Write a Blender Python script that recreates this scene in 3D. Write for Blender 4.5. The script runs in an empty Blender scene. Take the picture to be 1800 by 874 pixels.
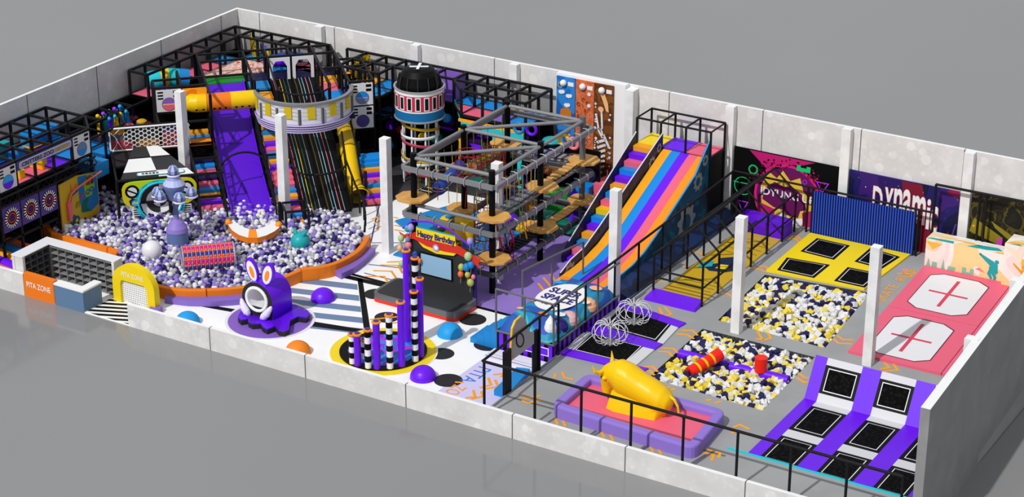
import bpy, math, random
from mathutils import Vector, Matrix
C = bpy.context.scene.collection
S = bpy.context.scene
PI = math.pi
rnd = random.Random(7)

# ------------------------------------------------------------ camera
CAM = Vector((51.868, -61.977, 39.767)); YAW = math.radians(-31.2763); PIT = math.radians(23.5804); FPX = 3701.5
FW = Vector((math.sin(YAW)*math.cos(PIT), math.cos(YAW)*math.cos(PIT), -math.sin(PIT)))
RT = Vector((math.cos(YAW), -math.sin(YAW), 0)); UP = RT.cross(FW)
cd = bpy.data.cameras.new('camera'); cam = bpy.data.objects.new('camera', cd); C.objects.link(cam)
cd.sensor_width = 36; cd.lens = FPX/1800*36; cd.clip_start = 1; cd.clip_end = 2000
m = Matrix((RT, UP, -FW)).transposed().to_4x4(); m.translation = CAM; cam.matrix_world = m
S.camera = cam

def at(u, v, z=None, x=None, y=None):
    """a point read off the photograph, on the horizontal or vertical plane it lies in"""
    d = FW + RT*((u-900)/FPX) - UP*((v-437)/FPX)
    if z is not None: t = (z-CAM.z)/d.z
    elif x is not None: t = (x-CAM.x)/d.x
    else: t = (y-CAM.y)/d.y
    return CAM + d*t

# ------------------------------------------------------------ light
w = bpy.data.worlds.new('world'); S.world = w; w.use_nodes = True
w.node_tree.nodes['Background'].inputs[0].default_value = (0.93, 0.96, 1.0, 1)
w.node_tree.nodes['Background'].inputs[1].default_value = 0.52
sd = bpy.data.lights.new('sun', 'SUN'); sun = bpy.data.objects.new('sun', sd); C.objects.link(sun)
sd.energy = 2.68; sd.angle = math.radians(1.0); sd.color = (1.0, 0.985, 0.96)
sun.rotation_euler = Vector((0.65, 5.0, -5.3)).to_track_quat('-Z', 'Y').to_euler()
S.view_settings.view_transform = 'Standard'; S.view_settings.look = 'None'
S.view_settings.exposure = 0.0; S.view_settings.gamma = 1; S.view_settings.use_curve_mapping = False

# ------------------------------------------------------------ materials
def lin(h):
    h = h.lstrip('#'); o = []
    for i in (0, 2, 4):
        c = int(h[i:i+2], 16)/255; o.append(c/12.92 if c <= .04045 else ((c+.055)/1.055)**2.4)
    return (*o, 1)
_M = {}
PAL = dict(black='#0b0b0c', pipe='#1c1c1e', dark='#161719', steel='#8b8d90', greypipe='#6a6c70', lightsteel='#a9abae', white='#f0f0f0', panel='#dcdce0',
  grey='#98999a', padgrey='#d2d2d6', purple='#6a12e6', violet='#8660c0', lavender='#a896dc', dviolet='#4b3a8c', navy='#1c1650', dkblue='#0c2348',
  pink='#e8637f', rose='#f07f93', blue='#1590dc', sky='#2fa4ee', cyan='#19c8d8', teal='#12806f', dteal='#0f6259', turq='#1fa6ab', green='#19982f', orange='#f0861c', amber='#f0a01c',
  yellow='#f4d60e', gold='#f2c400', mustard='#c9a31a', olive='#8b7d1a', red='#d8301c', scarlet='#ee2211', wood='#dba759', brown='#7a4a20', dbrown='#4a2c14', terracotta='#d0643a',
  cream='#f6e6cc', peach='#f4b48c', magenta='#c0186e', hotpink='#e01a80', neon='#18c060', neonpurple='#b030f0', slate='#6d83a6', deskblue='#5f7da0', deskorange='#ee7a18',
  chev='#f5a21c', lilac='#cfc8ee', white2='#e6e6ea', oatmeal='#d8d4cc', charcoal='#2b2b2e', bedblack='#101011', glass='#9cc4dc', screen='#8fb8d4', crimson='#8e1228', maroon='#5a0f22')
PAL.update(blueslat='#2a52d0', violet2='#8e74cf', bluedark='#0a1030', yellow2='#e8d048', navy2='#1a164e', cream2='#e8e0b0', cubewhite='#dedee0', yellowart='#e8c03c', greenneon='#14c070', glowviolet='#a83ce0', plum='#6a1058', glowviolet2='#261460', turqd='#145a70', neonpink='#d83cc0', orchid='#b850c8', rust='#8a2c10', amber2='#f4bc4c', sage='#8cc4a8', blue3='#2878d8', ink='#2a1a78', coralx='#f07048', rose2='#e8b0b4', lime2='#9ac020', navyblue='#23469c', blue5='#0f6aa4', drumred='#d02848', charcoal2='#2f2f31', sky2='#1e9ae0', lilac2='#e0d8f4', blue4='#1a84cc', boardgrey='#a4a5a7', s_or='#f5a31c', s_bl='#1288dc', s_vi='#6a14ee', s_pk='#e8637f', s_or2='#ff921a', gearg='#8f979c', holeb='#0e5578', holed='#0c2a52', ochre='#c9741c', rustdark='#8e3a1c', terralight='#e88a58', cream2x='#f0b87c', sage2='#a8c890', olivey='#b8bc58', dodger='#1f8ae8', vio2='#8a2ce0', dodger2='#1670c0', mag2='#b034d8')
PAL.update(crimdark='#78122e', crimsonp='#b43c54', plusred='#d83c5c', blackcloth='#08080a', spkviolet='#4b3a8c', blue6='#1272b4', forest='#0f6a3c', leafy='#8cb81c', turq2='#1cc0c4', greenx='#168a2c', s_pk2='#b03c50', slate3='#4a5564', amberd='#c9861c', acid='#d4c80c', limey='#b8d820',
  slideviolet='#5a10d0', slideviolet2='#4c0cb6', blackgloss='#0a0a0c', aqua='#7cd8e0', mint='#a8e0c0', mustard2='#d8bc10', pitorange='#e87c14', violet3='#8468c0', lavender3='#8f7ccc', slate2='#6478a8', lavblue='#b4bce8', bluegem='#8c9cd0', gold2='#f0d20a',
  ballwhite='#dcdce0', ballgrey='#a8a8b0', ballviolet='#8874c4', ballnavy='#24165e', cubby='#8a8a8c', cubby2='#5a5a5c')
def M(n):
    if n in _M: return _M[n]
    m = bpy.data.materials.new(n); m.use_nodes = True
    b = m.node_tree.nodes['Principled BSDF']
    b.inputs['Base Color'].default_value = lin(PAL[n]); b.inputs['Roughness'].default_value = .5
    if 'Specular IOR Level' in b.inputs: b.inputs['Specular IOR Level'].default_value = .3
    if n in ('steel', 'greypipe', 'lightsteel'): b.inputs['Roughness'].default_value = .4; b.inputs['Metallic'].default_value = .25
    if n in ('yellow', 'gold', 'purple', 'turq', 'red', 'scarlet', 'mustard', 'white2'): b.inputs['Roughness'].default_value = .38
    if n in ('black', 'bedblack', 'blackcloth', 'pipe', 'dark', 'charcoal', 'blackgloss'): b.inputs['Specular IOR Level'].default_value = .12
    _M[n] = m; return m
def nodemat(name, fn, rough=.6, spec=.3):
    m = bpy.data.materials.new(name); m.use_nodes = True; nt = m.node_tree; b = nt.nodes['Principled BSDF']
    b.inputs['Roughness'].default_value = rough; b.inputs['Specular IOR Level'].default_value = spec
    fn(nt, b); _M[name] = m; return m
def ramp(nt, stops, interp='LINEAR'):
    r = nt.nodes.new('ShaderNodeValToRGB'); r.color_ramp.interpolation = interp
    e = r.color_ramp.elements
    while len(e) < len(stops): e.new(.5)
    for k, (p, c) in enumerate(stops): e[k].position = p; e[k].color = lin(c) if isinstance(c, str) else c
    return r
def f_wall(base, blob, scale=1.1):
    def fn(nt, b):
        N, L = nt.nodes, nt.links
        tc = N.new('ShaderNodeTexCoord')
        no = N.new('ShaderNodeTexNoise'); no.inputs['Scale'].default_value = .9; no.inputs['Detail'].default_value = 5
        L.new(tc.outputs['Object'], no.inputs['Vector'])
        v = N.new('ShaderNodeTexVoronoi'); v.inputs['Scale'].default_value = scale; L.new(tc.outputs['Object'], v.inputs['Vector'])
        v2 = N.new('ShaderNodeTexVoronoi'); v2.inputs['Scale'].default_value = scale*2.3; L.new(tc.outputs['Object'], v2.inputs['Vector'])
        r1 = ramp(nt, [(0, '#ffffff'), (.33, '#ffffff'), (.37, '#000000')]); L.new(v.outputs['Distance'], r1.inputs[0])
        r2 = ramp(nt, [(0, '#ffffff'), (.30, '#ffffff'), (.34, '#000000')]); L.new(v2.outputs['Distance'], r2.inputs[0])
        s1 = N.new('ShaderNodeSeparateColor'); L.new(v.outputs['Color'], s1.inputs[0])
        mu = N.new('ShaderNodeMath'); mu.operation = 'MULTIPLY'; L.new(r1.outputs[0], mu.inputs[0]); L.new(s1.outputs[0], mu.inputs[1])
        ad = N.new('ShaderNodeMath'); ad.operation = 'MULTIPLY_ADD'; ad.inputs[1].default_value = .35
        L.new(r2.outputs[0], ad.inputs[0]); L.new(mu.outputs[0], ad.inputs[2])
        rr = ramp(nt, [(.0, base), (1, blob)]); L.new(ad.outputs[0], rr.inputs[0])
        mx = N.new('ShaderNodeMix'); mx.data_type = 'RGBA'; mx.blend_type = 'MULTIPLY'; mx.inputs[0].default_value = .35
        r3 = ramp(nt, [(.3, '#c9c9c9'), (.7, '#ffffff')]); L.new(no.outputs[0], r3.inputs[0])
        L.new(rr.outputs[0], mx.inputs[6]); L.new(r3.outputs[0], mx.inputs[7]); L.new(mx.outputs[2], b.inputs['Base Color'])
    return fn
nodemat('concrete', f_wall('#dedcdb', '#eeecea', 1.4), .7)
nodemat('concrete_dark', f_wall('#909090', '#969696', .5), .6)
def f_noise(c1, c2, scale, lo=.4, hi=.6):
    def fn(nt, b):
        N, L = nt.nodes, nt.links
        tc = N.new('ShaderNodeTexCoord'); no = N.new('ShaderNodeTexNoise'); no.inputs['Scale'].default_value = scale; no.inputs['Detail'].default_value = 3
        L.new(tc.outputs['Object'], no.inputs['Vector']); r = ramp(nt, [(lo, c1), (hi, c2)]); L.new(no.outputs[0], r.inputs[0]); L.new(r.outputs[0], b.inputs['Base Color'])
    return fn
nodemat('ground', f_noise('#868687', '#8d8d8e', .03, .3, .7), .1, .4)
nodemat('floorwhite', f_noise('#f6f6f6', '#fcfcfc', .4), .4, .3)
nodemat('platgrey', f_noise('#979899', '#9e9fa0', .5), .6)
nodemat('shadefloor', f_noise('#2c2c30', '#3c3c40', .5), .6)
nodemat('violetfloor', f_noise('#8d72c4', '#957bcb', .5), .6)
nodemat('woodgrain', f_noise('#cc9448', '#dca85c', 2.2, .35, .65), .5)
nodemat('columnwhite', f_noise('#e0e0e0', '#efefef', 1.2), .6)
def f_weave(nt, b):
    N, L = nt.nodes, nt.links
    tc = N.new('ShaderNodeTexCoord'); v = N.new('ShaderNodeTexVoronoi'); v.inputs['Scale'].default_value = 7
    L.new(tc.outputs['Object'], v.inputs['Vector']); r = ramp(nt, [(.25, '#161617'), (.55, '#050505')]); L.new(v.outputs['Distance'], r.inputs[0]); L.new(r.outputs[0], b.inputs['Base Color'])
nodemat('weave', f_weave, .8, .08)
def f_net(nt, b):   # fine dark safety netting: threads with open gaps between them
    N, L = nt.nodes, nt.links
    b.inputs['Base Color'].default_value = (.02, .02, .022, 1)
    b.inputs['Alpha'].default_value = .38
nodemat('netting', f_net, .8)
def f_art(cols, scale, dist=1.5, detail=2):
    def fn(nt, b):
        N, L = nt.nodes, nt.links
        tc = N.new('ShaderNodeTexCoord'); no = N.new('ShaderNodeTexNoise'); no.inputs['Scale'].default_value = scale; no.inputs['Detail'].default_value = detail; no.inputs['Distortion'].default_value = dist
        L.new(tc.outputs['Object'], no.inputs['Vector']); n = len(cols); r = ramp(nt, [(.28+.44*i/n, c) for i, c in enumerate(cols)], 'CONSTANT'); L.new(no.outputs[0], r.inputs[0]); L.new(r.outputs[0], b.inputs['Base Color'])
    return fn
nodemat('art_black_yellow', f_art(['#e8c80e', '#0c0c0c', '#e8c80e', '#0c0c0c', '#d8b80a', '#0c0c0c', '#e8c80e'], 2.6), .5)
nodemat('art_red_cream', f_art(['#d8452c', '#efe0d4', '#e79a86', '#efe6dc', '#d8452c', '#f0dcd0'], 1.6, 2.5), .5)
nodemat('art_galaxy', f_art(['#06061e', '#0c0f3a', '#1a1660', '#3a1a70', '#8c1550', '#b0203c'], .35, .6, 5), .5)
nodemat('art_city', f_art(['#0b0d06', '#14160a', '#0b0d06', '#2c2a0a', '#151508', '#4c440e', '#0e0f08', '#1c1a0a'], .9, 1.2, 4), .5)
nodemat('art_crimson', f_art(['#0b0c20', '#123a4c', '#5a1030', '#8e1436', '#6a0f3a', '#1a0d2a'], .5, .8, 3), .5)
nodemat('art_blue', f_art(['#0d5074', '#0e5c7c', '#0b3c5c', '#0c4a68', '#0f6a84'], .5, .6, 2), .5)
nodemat('art_deepblue', f_art(['#0b1c40', '#0d2450', '#0a1836', '#0f2c5c', '#0b1f48'], .5, .6, 2), .5)
nodemat('art_pastel', f_art(['#f6eee2', '#f4dcae', '#f2ece6', '#f2e2da', '#f6f0e8', '#f4d898', '#f2efea'], .35, .4, 1), .5)
nodemat('art_rock', f_art(['#c05a34', '#d46c40', '#c86038', '#d87448', '#b85430'], 1.2, .8, 3), .6)
nodemat('art_soil', f_art(['#6a3a10', '#804a18', '#5a300e', '#74421a', '#8c5a20'], 1.2, .8, 3), .6)
nodemat('art_sky', f_art(['#1c6cc0', '#2d84d4', '#1660b0', '#3a94e0'], .6, .4, 1), .5)
nodemat('art_space', f_art(['#20246e', '#2a58b0', '#1f8cb8', '#38b4c4', '#1f8cb8', '#2a58b0', '#2a1f70'], .32, .8, 1), .5)
nodemat('art_geo_purple', f_art(['#5a0fd0', '#6310e0', '#5510c4', '#6612e8'], .5, .3, 0), .4)

# ------------------------------------------------------------ mesh builder
class MB:
    def __init__(s): s.v = []; s.f = []; s.m = []; s.sm = []; s.mats = []
    def mi(s, n):
        if n not in s.mats: s.mats.append(n)
        return s.mats.index(n)
    def add(s, vs, fs, mat, smooth=False):
        o = len(s.v); s.v += [tuple(q) for q in vs]; k = s.mi(mat)
        for f in fs: s.f.append([i+o for i in f]); s.m.append(k); s.sm.append(smooth)
    def hexa(s, b, t, mat, top=None, side=None):
        n = len(b); o = list(b)+list(t)
        s.add(o, [list(range(n))[::-1]], mat); s.add(o, [list(range(n, 2*n))], top or mat)
        s.add(o, [[i, (i+1) % n, n+(i+1) % n, n+i] for i in range(n)], side or mat)
    def box(s, x0, y0, z0, x1, y1, z1, mat, top=None):
        s.hexa([(x0,y0,z0),(x1,y0,z0),(x1,y1,z0),(x0,y1,z0)], [(x0,y0,z1),(x1,y0,z1),(x1,y1,z1),(x0,y1,z1)], mat, top)
    def rbox(s, c, sx, sy, z0, z1, ang, mat, top=None):
        ca, sa = math.cos(ang), math.sin(ang); q = [(c[0]+a*sx/2*ca-b*sy/2*sa, c[1]+a*sx/2*sa+b*sy/2*ca) for a, b in ((-1,-1),(1,-1),(1,1),(-1,1))]
        s.hexa([(a,b,z0) for a, b in q], [(a,b,z1) for a, b in q], mat, top)
    def slab(s, pts, z0, z1, mat, top=None):
        s.hexa([(q[0],q[1],z0) for q in pts], [(q[0],q[1],z1) for q in pts], mat, top)
    def prism(s, pts, vec, mat, side=None):
        vec = Vector(vec); s.hexa(pts, [Vector(q)+vec for q in pts], mat, None, side)
    def poly(s, pts, mat): s.add(pts, [list(range(len(pts)))], mat)
    def bar(s, p, q, w, h, mat):
        p, q = Vector(p), Vector(q); d = (q-p).normalized(); a = d.cross(Vector((0,0,1)))
        a = a.normalized() if a.length > 1e-4 else Vector((1,0,0)); b = d.cross(a)
        a *= w/2; b *= h/2; s.hexa([p-a-b, p+a-b, p+a+b, p-a+b], [q-a-b, q+a-b, q+a+b, q-a+b], mat)
    def tube(s, pts, r, mat, n=8, closed=False, radii=None, caps=True, smooth=True, mats=None):
        P = [Vector(q) for q in pts]; k = len(P); rings = []; up = None
        for i in range(k):
            if closed: d = P[(i+1) % k]-P[i-1]
            else: d = P[min(i+1, k-1)]-P[max(i-1, 0)]
            d.normalize()
            if up is None:
                up = Vector((0,0,1)) if abs(d.z) < .9 else Vector((1,0,0))
            a = d.cross(up)
            if a.length < 1e-3: a = d.cross(Vector((.3,.9,.2)))
            a.normalize(); b = a.cross(d); up = b
            rr = radii[i] if radii else r
            rings.append([P[i]+(a*math.cos(2*PI*j/n)+b*math.sin(2*PI*j/n))*rr for j in range(n)])
        vs = [q for g in rings for q in g]; seg = k if closed else k-1
        for i in range(seg):
            mm = mats[i % len(mats)] if mats else mat
            i2 = (i+1) % k; s.add(rings[i]+rings[i2], [[j, (j+1) % n, n+(j+1) % n, n+j] for j in range(n)], mm, smooth)
        if caps and not closed:
            s.add(rings[0], [list(range(n))[::-1]], mats[0] if mats else mat); s.add(rings[-1], [list(range(n))], mats[(seg-1) % len(mats)] if mats else mat)
    def lathe(s, c, prof, mat, n=24, a0=0, a1=2*PI, axis=None, mats=None, smooth=True):
        c = Vector(c); full = abs(a1-a0-2*PI) < 1e-6; k = n if full else n+1
        ax = Vector(axis).normalized() if axis is not None else Vector((0,0,1))
        if abs(ax.z) > .999: X = Vector((1,0,0)); Y = Vector((0,1,0)) if ax.z > 0 else Vector((0,-1,0))
        else: X = ax.cross(Vector((0,0,1))).normalized(); Y = ax.cross(X)
        for i in range(len(prof)-1):
            ring = []
            for r, z in (prof[i], prof[i+1]):
                ring += [c+X*(r*math.cos(a0+(a1-a0)*j/n))+Y*(r*math.sin(a0+(a1-a0)*j/n))+ax*z for j in range(k)]
            fs = [[j, (j+1) % k, k+(j+1) % k, k+j] for j in range(n)]
            s.add(ring, fs, mats[i] if mats else mat, smooth)
    def disc(s, c, r, z0, z1, mat, n=24, top=None, ry=None):
        ry = ry or r; s.slab([(c[0]+r*math.cos(2*PI*j/n), c[1]+ry*math.sin(2*PI*j/n)) for j in range(n)], z0, z1, mat, top)
    def sphere(s, c, r, mat, n=14, sz=1, half=False, ax=None):
        m_ = n//2; lo = 0 if half else -m_//2
        prof = []
        steps = m_ if not half else m_//2+1
        for i in range(steps+1):
            t = (-PI/2+PI*i/steps) if not half else PI/2*i/steps
            prof.append((max(r*math.cos(t), 0.0005), r*math.sin(t)*sz))
        s.lathe(c, prof, mat, n, axis=ax)
    def stroke(s, pts, w, n, mat, th=.02, closed=False):
        """flat stripe of width w along pts lying in the plane with normal n"""
        P = [Vector(q) for q in pts]; n = Vector(n).normalized(); k = len(P); L_ = []; R_ = []
        for i in range(k):
            if closed: a, b = P[i-1], P[(i+1) % k]
            else: a, b = P[max(i-1,0)], P[min(i+1,k-1)]
            d0 = (P[i]-a).normalized() if (P[i]-a).length > 1e-6 else None; d1 = (b-P[i]).normalized() if (b-P[i]).length > 1e-6 else None
            d = ((d0 or d1)+(d1 or d0)); d = d.normalized() if d.length > 1e-5 else (d0 or d1)
            e = n.cross(d); c_ = abs(e.dot(n.cross(d0 or d1))); e *= w/2/max(c_, .4); L_.append(P[i]+e); R_.append(P[i]-e)
        o = n*th; seg = k if closed else k-1
        for i in range(seg):
            j = (i+1) % k; s.add([L_[i]+o, R_[i]+o, R_[j]+o, L_[j]+o, L_[i], R_[i], R_[j], L_[j]], [[0,1,2,3],[0,3,7,4],[1,5,6,2],[0,4,5,1],[3,2,6,7]], mat)
    def build(s, name, parent=None, bevel=0):
        me = bpy.data.meshes.new(name); me.from_pydata(s.v, [], s.f)
        for n in s.mats: me.materials.append(M(n))
        me.polygons.foreach_set('material_index', s.m); me.polygons.foreach_set('use_smooth', s.sm); me.update()
        o = bpy.data.objects.new(name, me); C.objects.link(o)
        if parent is not None: o.parent = parent; o.matrix_parent_inverse = Matrix.Translation(-parent.location)
        if bevel:
            b = o.modifiers.new('bevel', 'BEVEL'); b.width = bevel; b.segments = 2; b.limit_method = 'ANGLE'
        return o
class Plane:
    """a flat board in the world; draw on it with 2D coordinates (u right, v up) into an MB"""
    def __init__(s, o, u, v, mb, n=None):
        s.o = Vector(o); s.u = Vector(u).normalized(); s.v = Vector(v).normalized(); s.mb = mb; s.n = Vector(n) if n else s.u.cross(s.v); s.l = .01
    def p(s, a, b, l=None): return s.o+s.u*a+s.v*b+s.n*(s.l if l is None else l)
    def poly(s, pts, mat, l=None): s.mb.poly([s.p(a, b, l) for a, b in pts], mat)
    def rect(s, a0, b0, a1, b1, mat, l=None): s.poly([(a0,b0),(a1,b0),(a1,b1),(a0,b1)], mat, l)
    def disc(s, a, b, r, mat, l=None, n=20, rb=None, a0=0, a1=2*PI):
        rb = rb or r; s.poly([(a+r*math.cos(a0+(a1-a0)*j/n), b+rb*math.sin(a0+(a1-a0)*j/n)) for j in range(n+(a1-a0 < 6.28))], mat, l)
    def ring(s, a, b, r0, r1, mat, l=None, n=24, a0=0, a1=2*PI):
        for j in range(n):
            t, q = a0+(a1-a0)*j/n, a0+(a1-a0)*(j+1)/n
            s.poly([(a+r0*math.cos(t), b+r0*math.sin(t)), (a+r1*math.cos(t), b+r1*math.sin(t)), (a+r1*math.cos(q), b+r1*math.sin(q)), (a+r0*math.cos(q), b+r0*math.sin(q))], mat, l)
    def line(s, pts, w, mat, l=None, closed=False):
        s.mb.stroke([s.p(a, b, l) for a, b in pts], w, s.n, mat, .004, closed)
    def text(s, body, a, b, h, mat, l=None, width=None, bold=0, slant=0):
        cu = bpy.data.curves.new('txt', 'FONT'); cu.body = body; cu.size = 1; cu.offset = bold; cu.resolution_u = 3
        ob = bpy.data.objects.new('txt', cu); C.objects.link(ob); dg = bpy.context.evaluated_depsgraph_get(); me = ob.evaluated_get(dg).to_mesh()
        vs = [(q.co.x, q.co.y) for q in me.vertices]; fs = [list(q.vertices) for q in me.polygons]
        x0 = min(q[0] for q in vs); x1 = max(q[0] for q in vs); y0 = min(q[1] for q in vs); y1 = max(q[1] for q in vs)
        sy = h/(y1-y0); sx = (width/(x1-x0)) if width else sy
        s.mb.add([s.p(a+(q[0]-x0)*sx+slant*(q[1]-y0)*sy, b+(q[1]-y0)*sy, l) for q in vs], fs, mat)
        bpy.data.objects.remove(ob); bpy.data.curves.remove(cu)
def tag(o, label=None, cat=None, group=None, kind=None):
    if label: o['label'] = label
    if cat: o['category'] = cat
    if group: o['group'] = group
    if kind: o['kind'] = kind
    return o
def empty(name, loc, label=None, cat=None, group=None, rz=0):
    o = bpy.data.objects.new(name, None); C.objects.link(o); o.location = loc; o.rotation_euler = (0, 0, rz); o.empty_display_size = .3
    return tag(o, label, cat, group)
def struct(mb, name): return tag(mb.build(name), kind='structure')
def copy_tree(o, parent=None):
    c = o.copy(); C.objects.link(c)
    if parent is not None: c.parent = parent
    for ch in list(o.children): copy_tree(ch, c)
    return c
def circ(c, r, n, z, a0=0, a1=2*PI): return [(c[0]+r*math.cos(a0+(a1-a0)*j/n), c[1]+r*math.sin(a0+(a1-a0)*j/n), z) for j in range(n if abs(a1-a0-2*PI) < 1e-6 else n+1)]
def inset(q, d):
    """inset a 4-sided polygon (xy) by distance d"""
    n = len(q); o = []
    cx = sum(p[0] for p in q)/n; cy = sum(p[1] for p in q)/n
    for i in range(n):
        a, b, c = Vector(q[i-1][:2]), Vector(q[i][:2]), Vector(q[(i+1) % n][:2])
        e0 = (b-a).normalized(); e1 = (c-b).normalized(); n0 = Vector((-e0.y, e0.x)); n1 = Vector((-e1.y, e1.x))
        if (Vector((cx, cy))-b).dot(n0) < 0: n0 = -n0
        if (Vector((cx, cy))-b).dot(n1) < 0: n1 = -n1
        k = (n0+n1); k = k/ max(1e-6, k.dot(n0)) ; o.append((b.x+k.x*d, b.y+k.y*d))
    return o
# ============================================================ the building shell
XL, XR, YB, H = -18.35, 29.95, 24.75, 5.78
g = MB(); g.slab([(-260,-150),(160,-150),(160,420),(-260,420)], -.3, 0, 'ground'); struct(g, 'ground')
b = MB()
b.box(XL-.18, YB, 0, XR+.1, YB+.18, H, 'concrete', 'white')
for k in range(10):
    x = -16.86+5*k
    if x < XR: b.box(x-.02, YB-.012, 0, x+.02, YB, H, 'greypipe'); b.box(x-.015, YB, H, x+.015, YB+.18, H+.004, 'greypipe')
struct(b, 'wall_back')
b = MB(); b.box(XL-.18, -.1, 0, XL, YB, H, 'concrete', 'white')
for k in range(5): y = 24.2-5*k-.9; b.box(XL, y-.02, 0, XL+.012, y+.02, H, 'greypipe')
struct(b, 'wall_left')
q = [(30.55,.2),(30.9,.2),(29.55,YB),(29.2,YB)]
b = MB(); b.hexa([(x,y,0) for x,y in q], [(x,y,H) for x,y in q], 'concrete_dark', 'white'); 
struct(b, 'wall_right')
b = MB()
b.box(XL, 0, 0, -11.38, .18, 1.05, 'concrete', 'white'); b.box(-5.3, 0, 0, 30.9, .18, 1.05, 'concrete', 'white')
for k in range(7):
    x = -.765+5*k; b.box(x-.02, -.012, 0, x+.02, 0, 1.05, 'greypipe'); b.box(x-.02, -.01, 1.05, x+.02, .18, 1.056, 'greypipe')
struct(b, 'wall_front')
# pilasters along the back wall and the right wall
for i, x in enumerate([-12.92, -6.78, -.78, 5.3, 11.33, 17.31, 23.25]):
    b = MB(); b.box(x, 24.4, 0, x+.45, YB, H, 'columnwhite', 'white')
    if i == 3: b = MB(); b.box(5.98, 24.2, 0, 6.45, YB, H-.1, 'columnwhite', 'white')
    struct(b, 'trim_%d' % (i+1))
for i, (x, y) in enumerate([(29.95, 6.3), (29.65, 12.2), (29.3, 18.2)]):
    b = MB(); b.box(x, y-.2, 0, x+.5, y+.2, H+.02, 'columnwhite', 'white'); struct(b, 'trim_%d' % (i+8))
# interior floor slab
FZ = .05
f = MB(); f.slab([(-18.35,.18),(-11.3,.18),(-11.3,.02),(-5.3,.02),(-5.3,.18),(12.55,.18),(12.55,24.75),(-18.35,24.75)], .001, FZ, 'floorwhite'); FLOOR = struct(f, 'floor')
# free-standing columns
def column(cx, cy, z0, label):
    b = MB(); b.box(cx, cy, z0, cx+.4, cy+.4, H, 'columnwhite', 'white')
    tag(b.build('column'), label, 'column', 'free-standing white columns')
column(-12.54, 12.36, FZ, 'white square column in front of the honeycomb climbing panel')
column(-6.31, 12.2, FZ, 'white square column in the ball pit beside the black striped slide')
column(-.33, 12.2, FZ, 'white square column on the white floor beside the ball pit')
column(5.71, 12.2, FZ, 'white square column inside the ropes course')
column(11.77, 12.15, FZ, 'white square column at the foot of the rainbow slide')
column(17.73, 12.2, .44, 'white square column between the two foam cube pits')
column(23.74, 12.24, .44, 'white square column beside the pink landing mats')

# raised trampoline platform with two sunken pits
PZ = .44
PIT1 = [at(*q, z=PZ).to_2d() for q in ((1262,563),(1450,612),(1530,515),(1345,483))]
PIT2 = [at(*q, z=PZ).to_2d() for q in ((1140,664),(1340,722),(1432,628),(1235,578))]
p = MB()
XA, XB = 12.5, 30.5
L_ = lambda P: [(XA, P[0][1]), tuple(P[0]), tuple(P[1]), (XB, P[1][1])]      # front edge line of a pit, west to east
U_ = lambda P: [(XA, P[3][1]), tuple(P[3]), tuple(P[2]), (XB, P[2][1])]
rows = [[(XA,.18),(XB,.18)], L_(PIT2), U_(PIT2), L_(PIT1), U_(PIT1), [(XA,24.75),(XB,24.75)]]
for i in (0, 2, 4): p.slab(rows[i]+rows[i+1][::-1], .05, PZ, 'platgrey')
for i in (1, 3):
    p.slab([rows[i][0], rows[i][1], rows[i+1][1], rows[i+1][0]], .05, PZ, 'platgrey'); p.slab([rows[i][2], rows[i][3], rows[i+1][3], rows[i+1][2]], .05, PZ, 'platgrey')
for P_ in (PIT1, PIT2):   # dark pit lining
    p.slab(P_, .05, .07, 'charcoal')
    for i in range(4):
        a, c = P_[i], P_[(i+1) % 4]; p.add([(a[0],a[1],.06),(c[0],c[1],.06),(c[0],c[1],PZ-.001),(a[0],a[1],PZ-.001)], [[0,1,2,3]], 'charcoal')
PLAT = struct(p, 'floor_platform')
# chevron markings and guide lines on the platform
ch = MB()
CH = [[(1211,442),(1232,444),(1238,452)],[(1147,487),(1150,494),(1173,496)],[(1148,552),(1164,552),(1158,540)],[(1158,557),(1180,553),(1168,540)],[(1261,515),(1277,516),(1287,522)],
[(1319,472),(1338,474),(1345,479)],[(1327,467),(1346,469),(1353,475)],[(1380,418),(1399,420),(1404,426)],[(1389,415),(1402,416),(1409,422)],[(1577,481),(1594,481),(1604,486)],[(1585,474),(1602,475),(1609,482)],
[(1465,596),(1474,604),(1498,605)],[(1472,590),(1481,597),(1501,598)],[(1554,637),(1563,647),(1548,649)],[(1570,640),(1578,651),(1555,653)],[(1400,664),(1414,673),(1420,672)],[(1403,656),(1414,664),(1422,665)],
[(974,664),(977,657)],[(988,654),(992,664),(1008,667)],[(1188,587),(1208,589),(1220,596)],[(1197,581),(1217,581),(1226,590)],[(1156,618),(1175,619),(1182,627)],[(1163,612),(1184,613),(1191,621)],
[(1126,651),(1142,652),(1150,660)],[(1129,645),(1148,645),(1156,654)],[(1328,596),(1340,597),(1331,582)],[(1339,599),(1355,595),(1349,585)],[(976,735),(980,747)],[(989,740),(994,750)],[(1057,759),(1062,770)],[(1072,762),(1077,775)],
[(1142,783),(1148,795)],[(1157,788),(1162,799)],[(1242,790),(1266,797),(1263,805)],[(1230,795),(1254,800),(1251,810)],[(1289,752),(1300,747),(1318,755)],[(1286,762),(1296,757),(1316,762)],[(1164,682),(1178,681)],[(1176,686),(1187,684)],
[(1240,704),(1251,703)],[(1257,709),(1267,706)],[(915.5,695.6),(928,700.6),(950,695.6)],[(917,704.7),(929,708.6),(951,704)],[(1199,468),(1216,470),(1222,476)]]
for c in CH: ch.stroke([at(u, v, z=PZ+.002) for u, v in c], .11, (0,0,1), 'chev', .008)
for a, c in [((868,714),(1128,506)),((892,697),(1275,802)),((950,738),(968,725)),((1038,765),(1058,750)),((1128,789),(1146,776)),((1216,815),(1245,797)),((1128,506),(1284,395))]:
    ch.stroke([at(*a, z=PZ+.001), at(*c, z=PZ+.001)], .12, (0,0,1), 'greypipe', .004)
p0_, p1_ = at(1553,532,z=PZ), at(1594,490,z=PZ)
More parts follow.
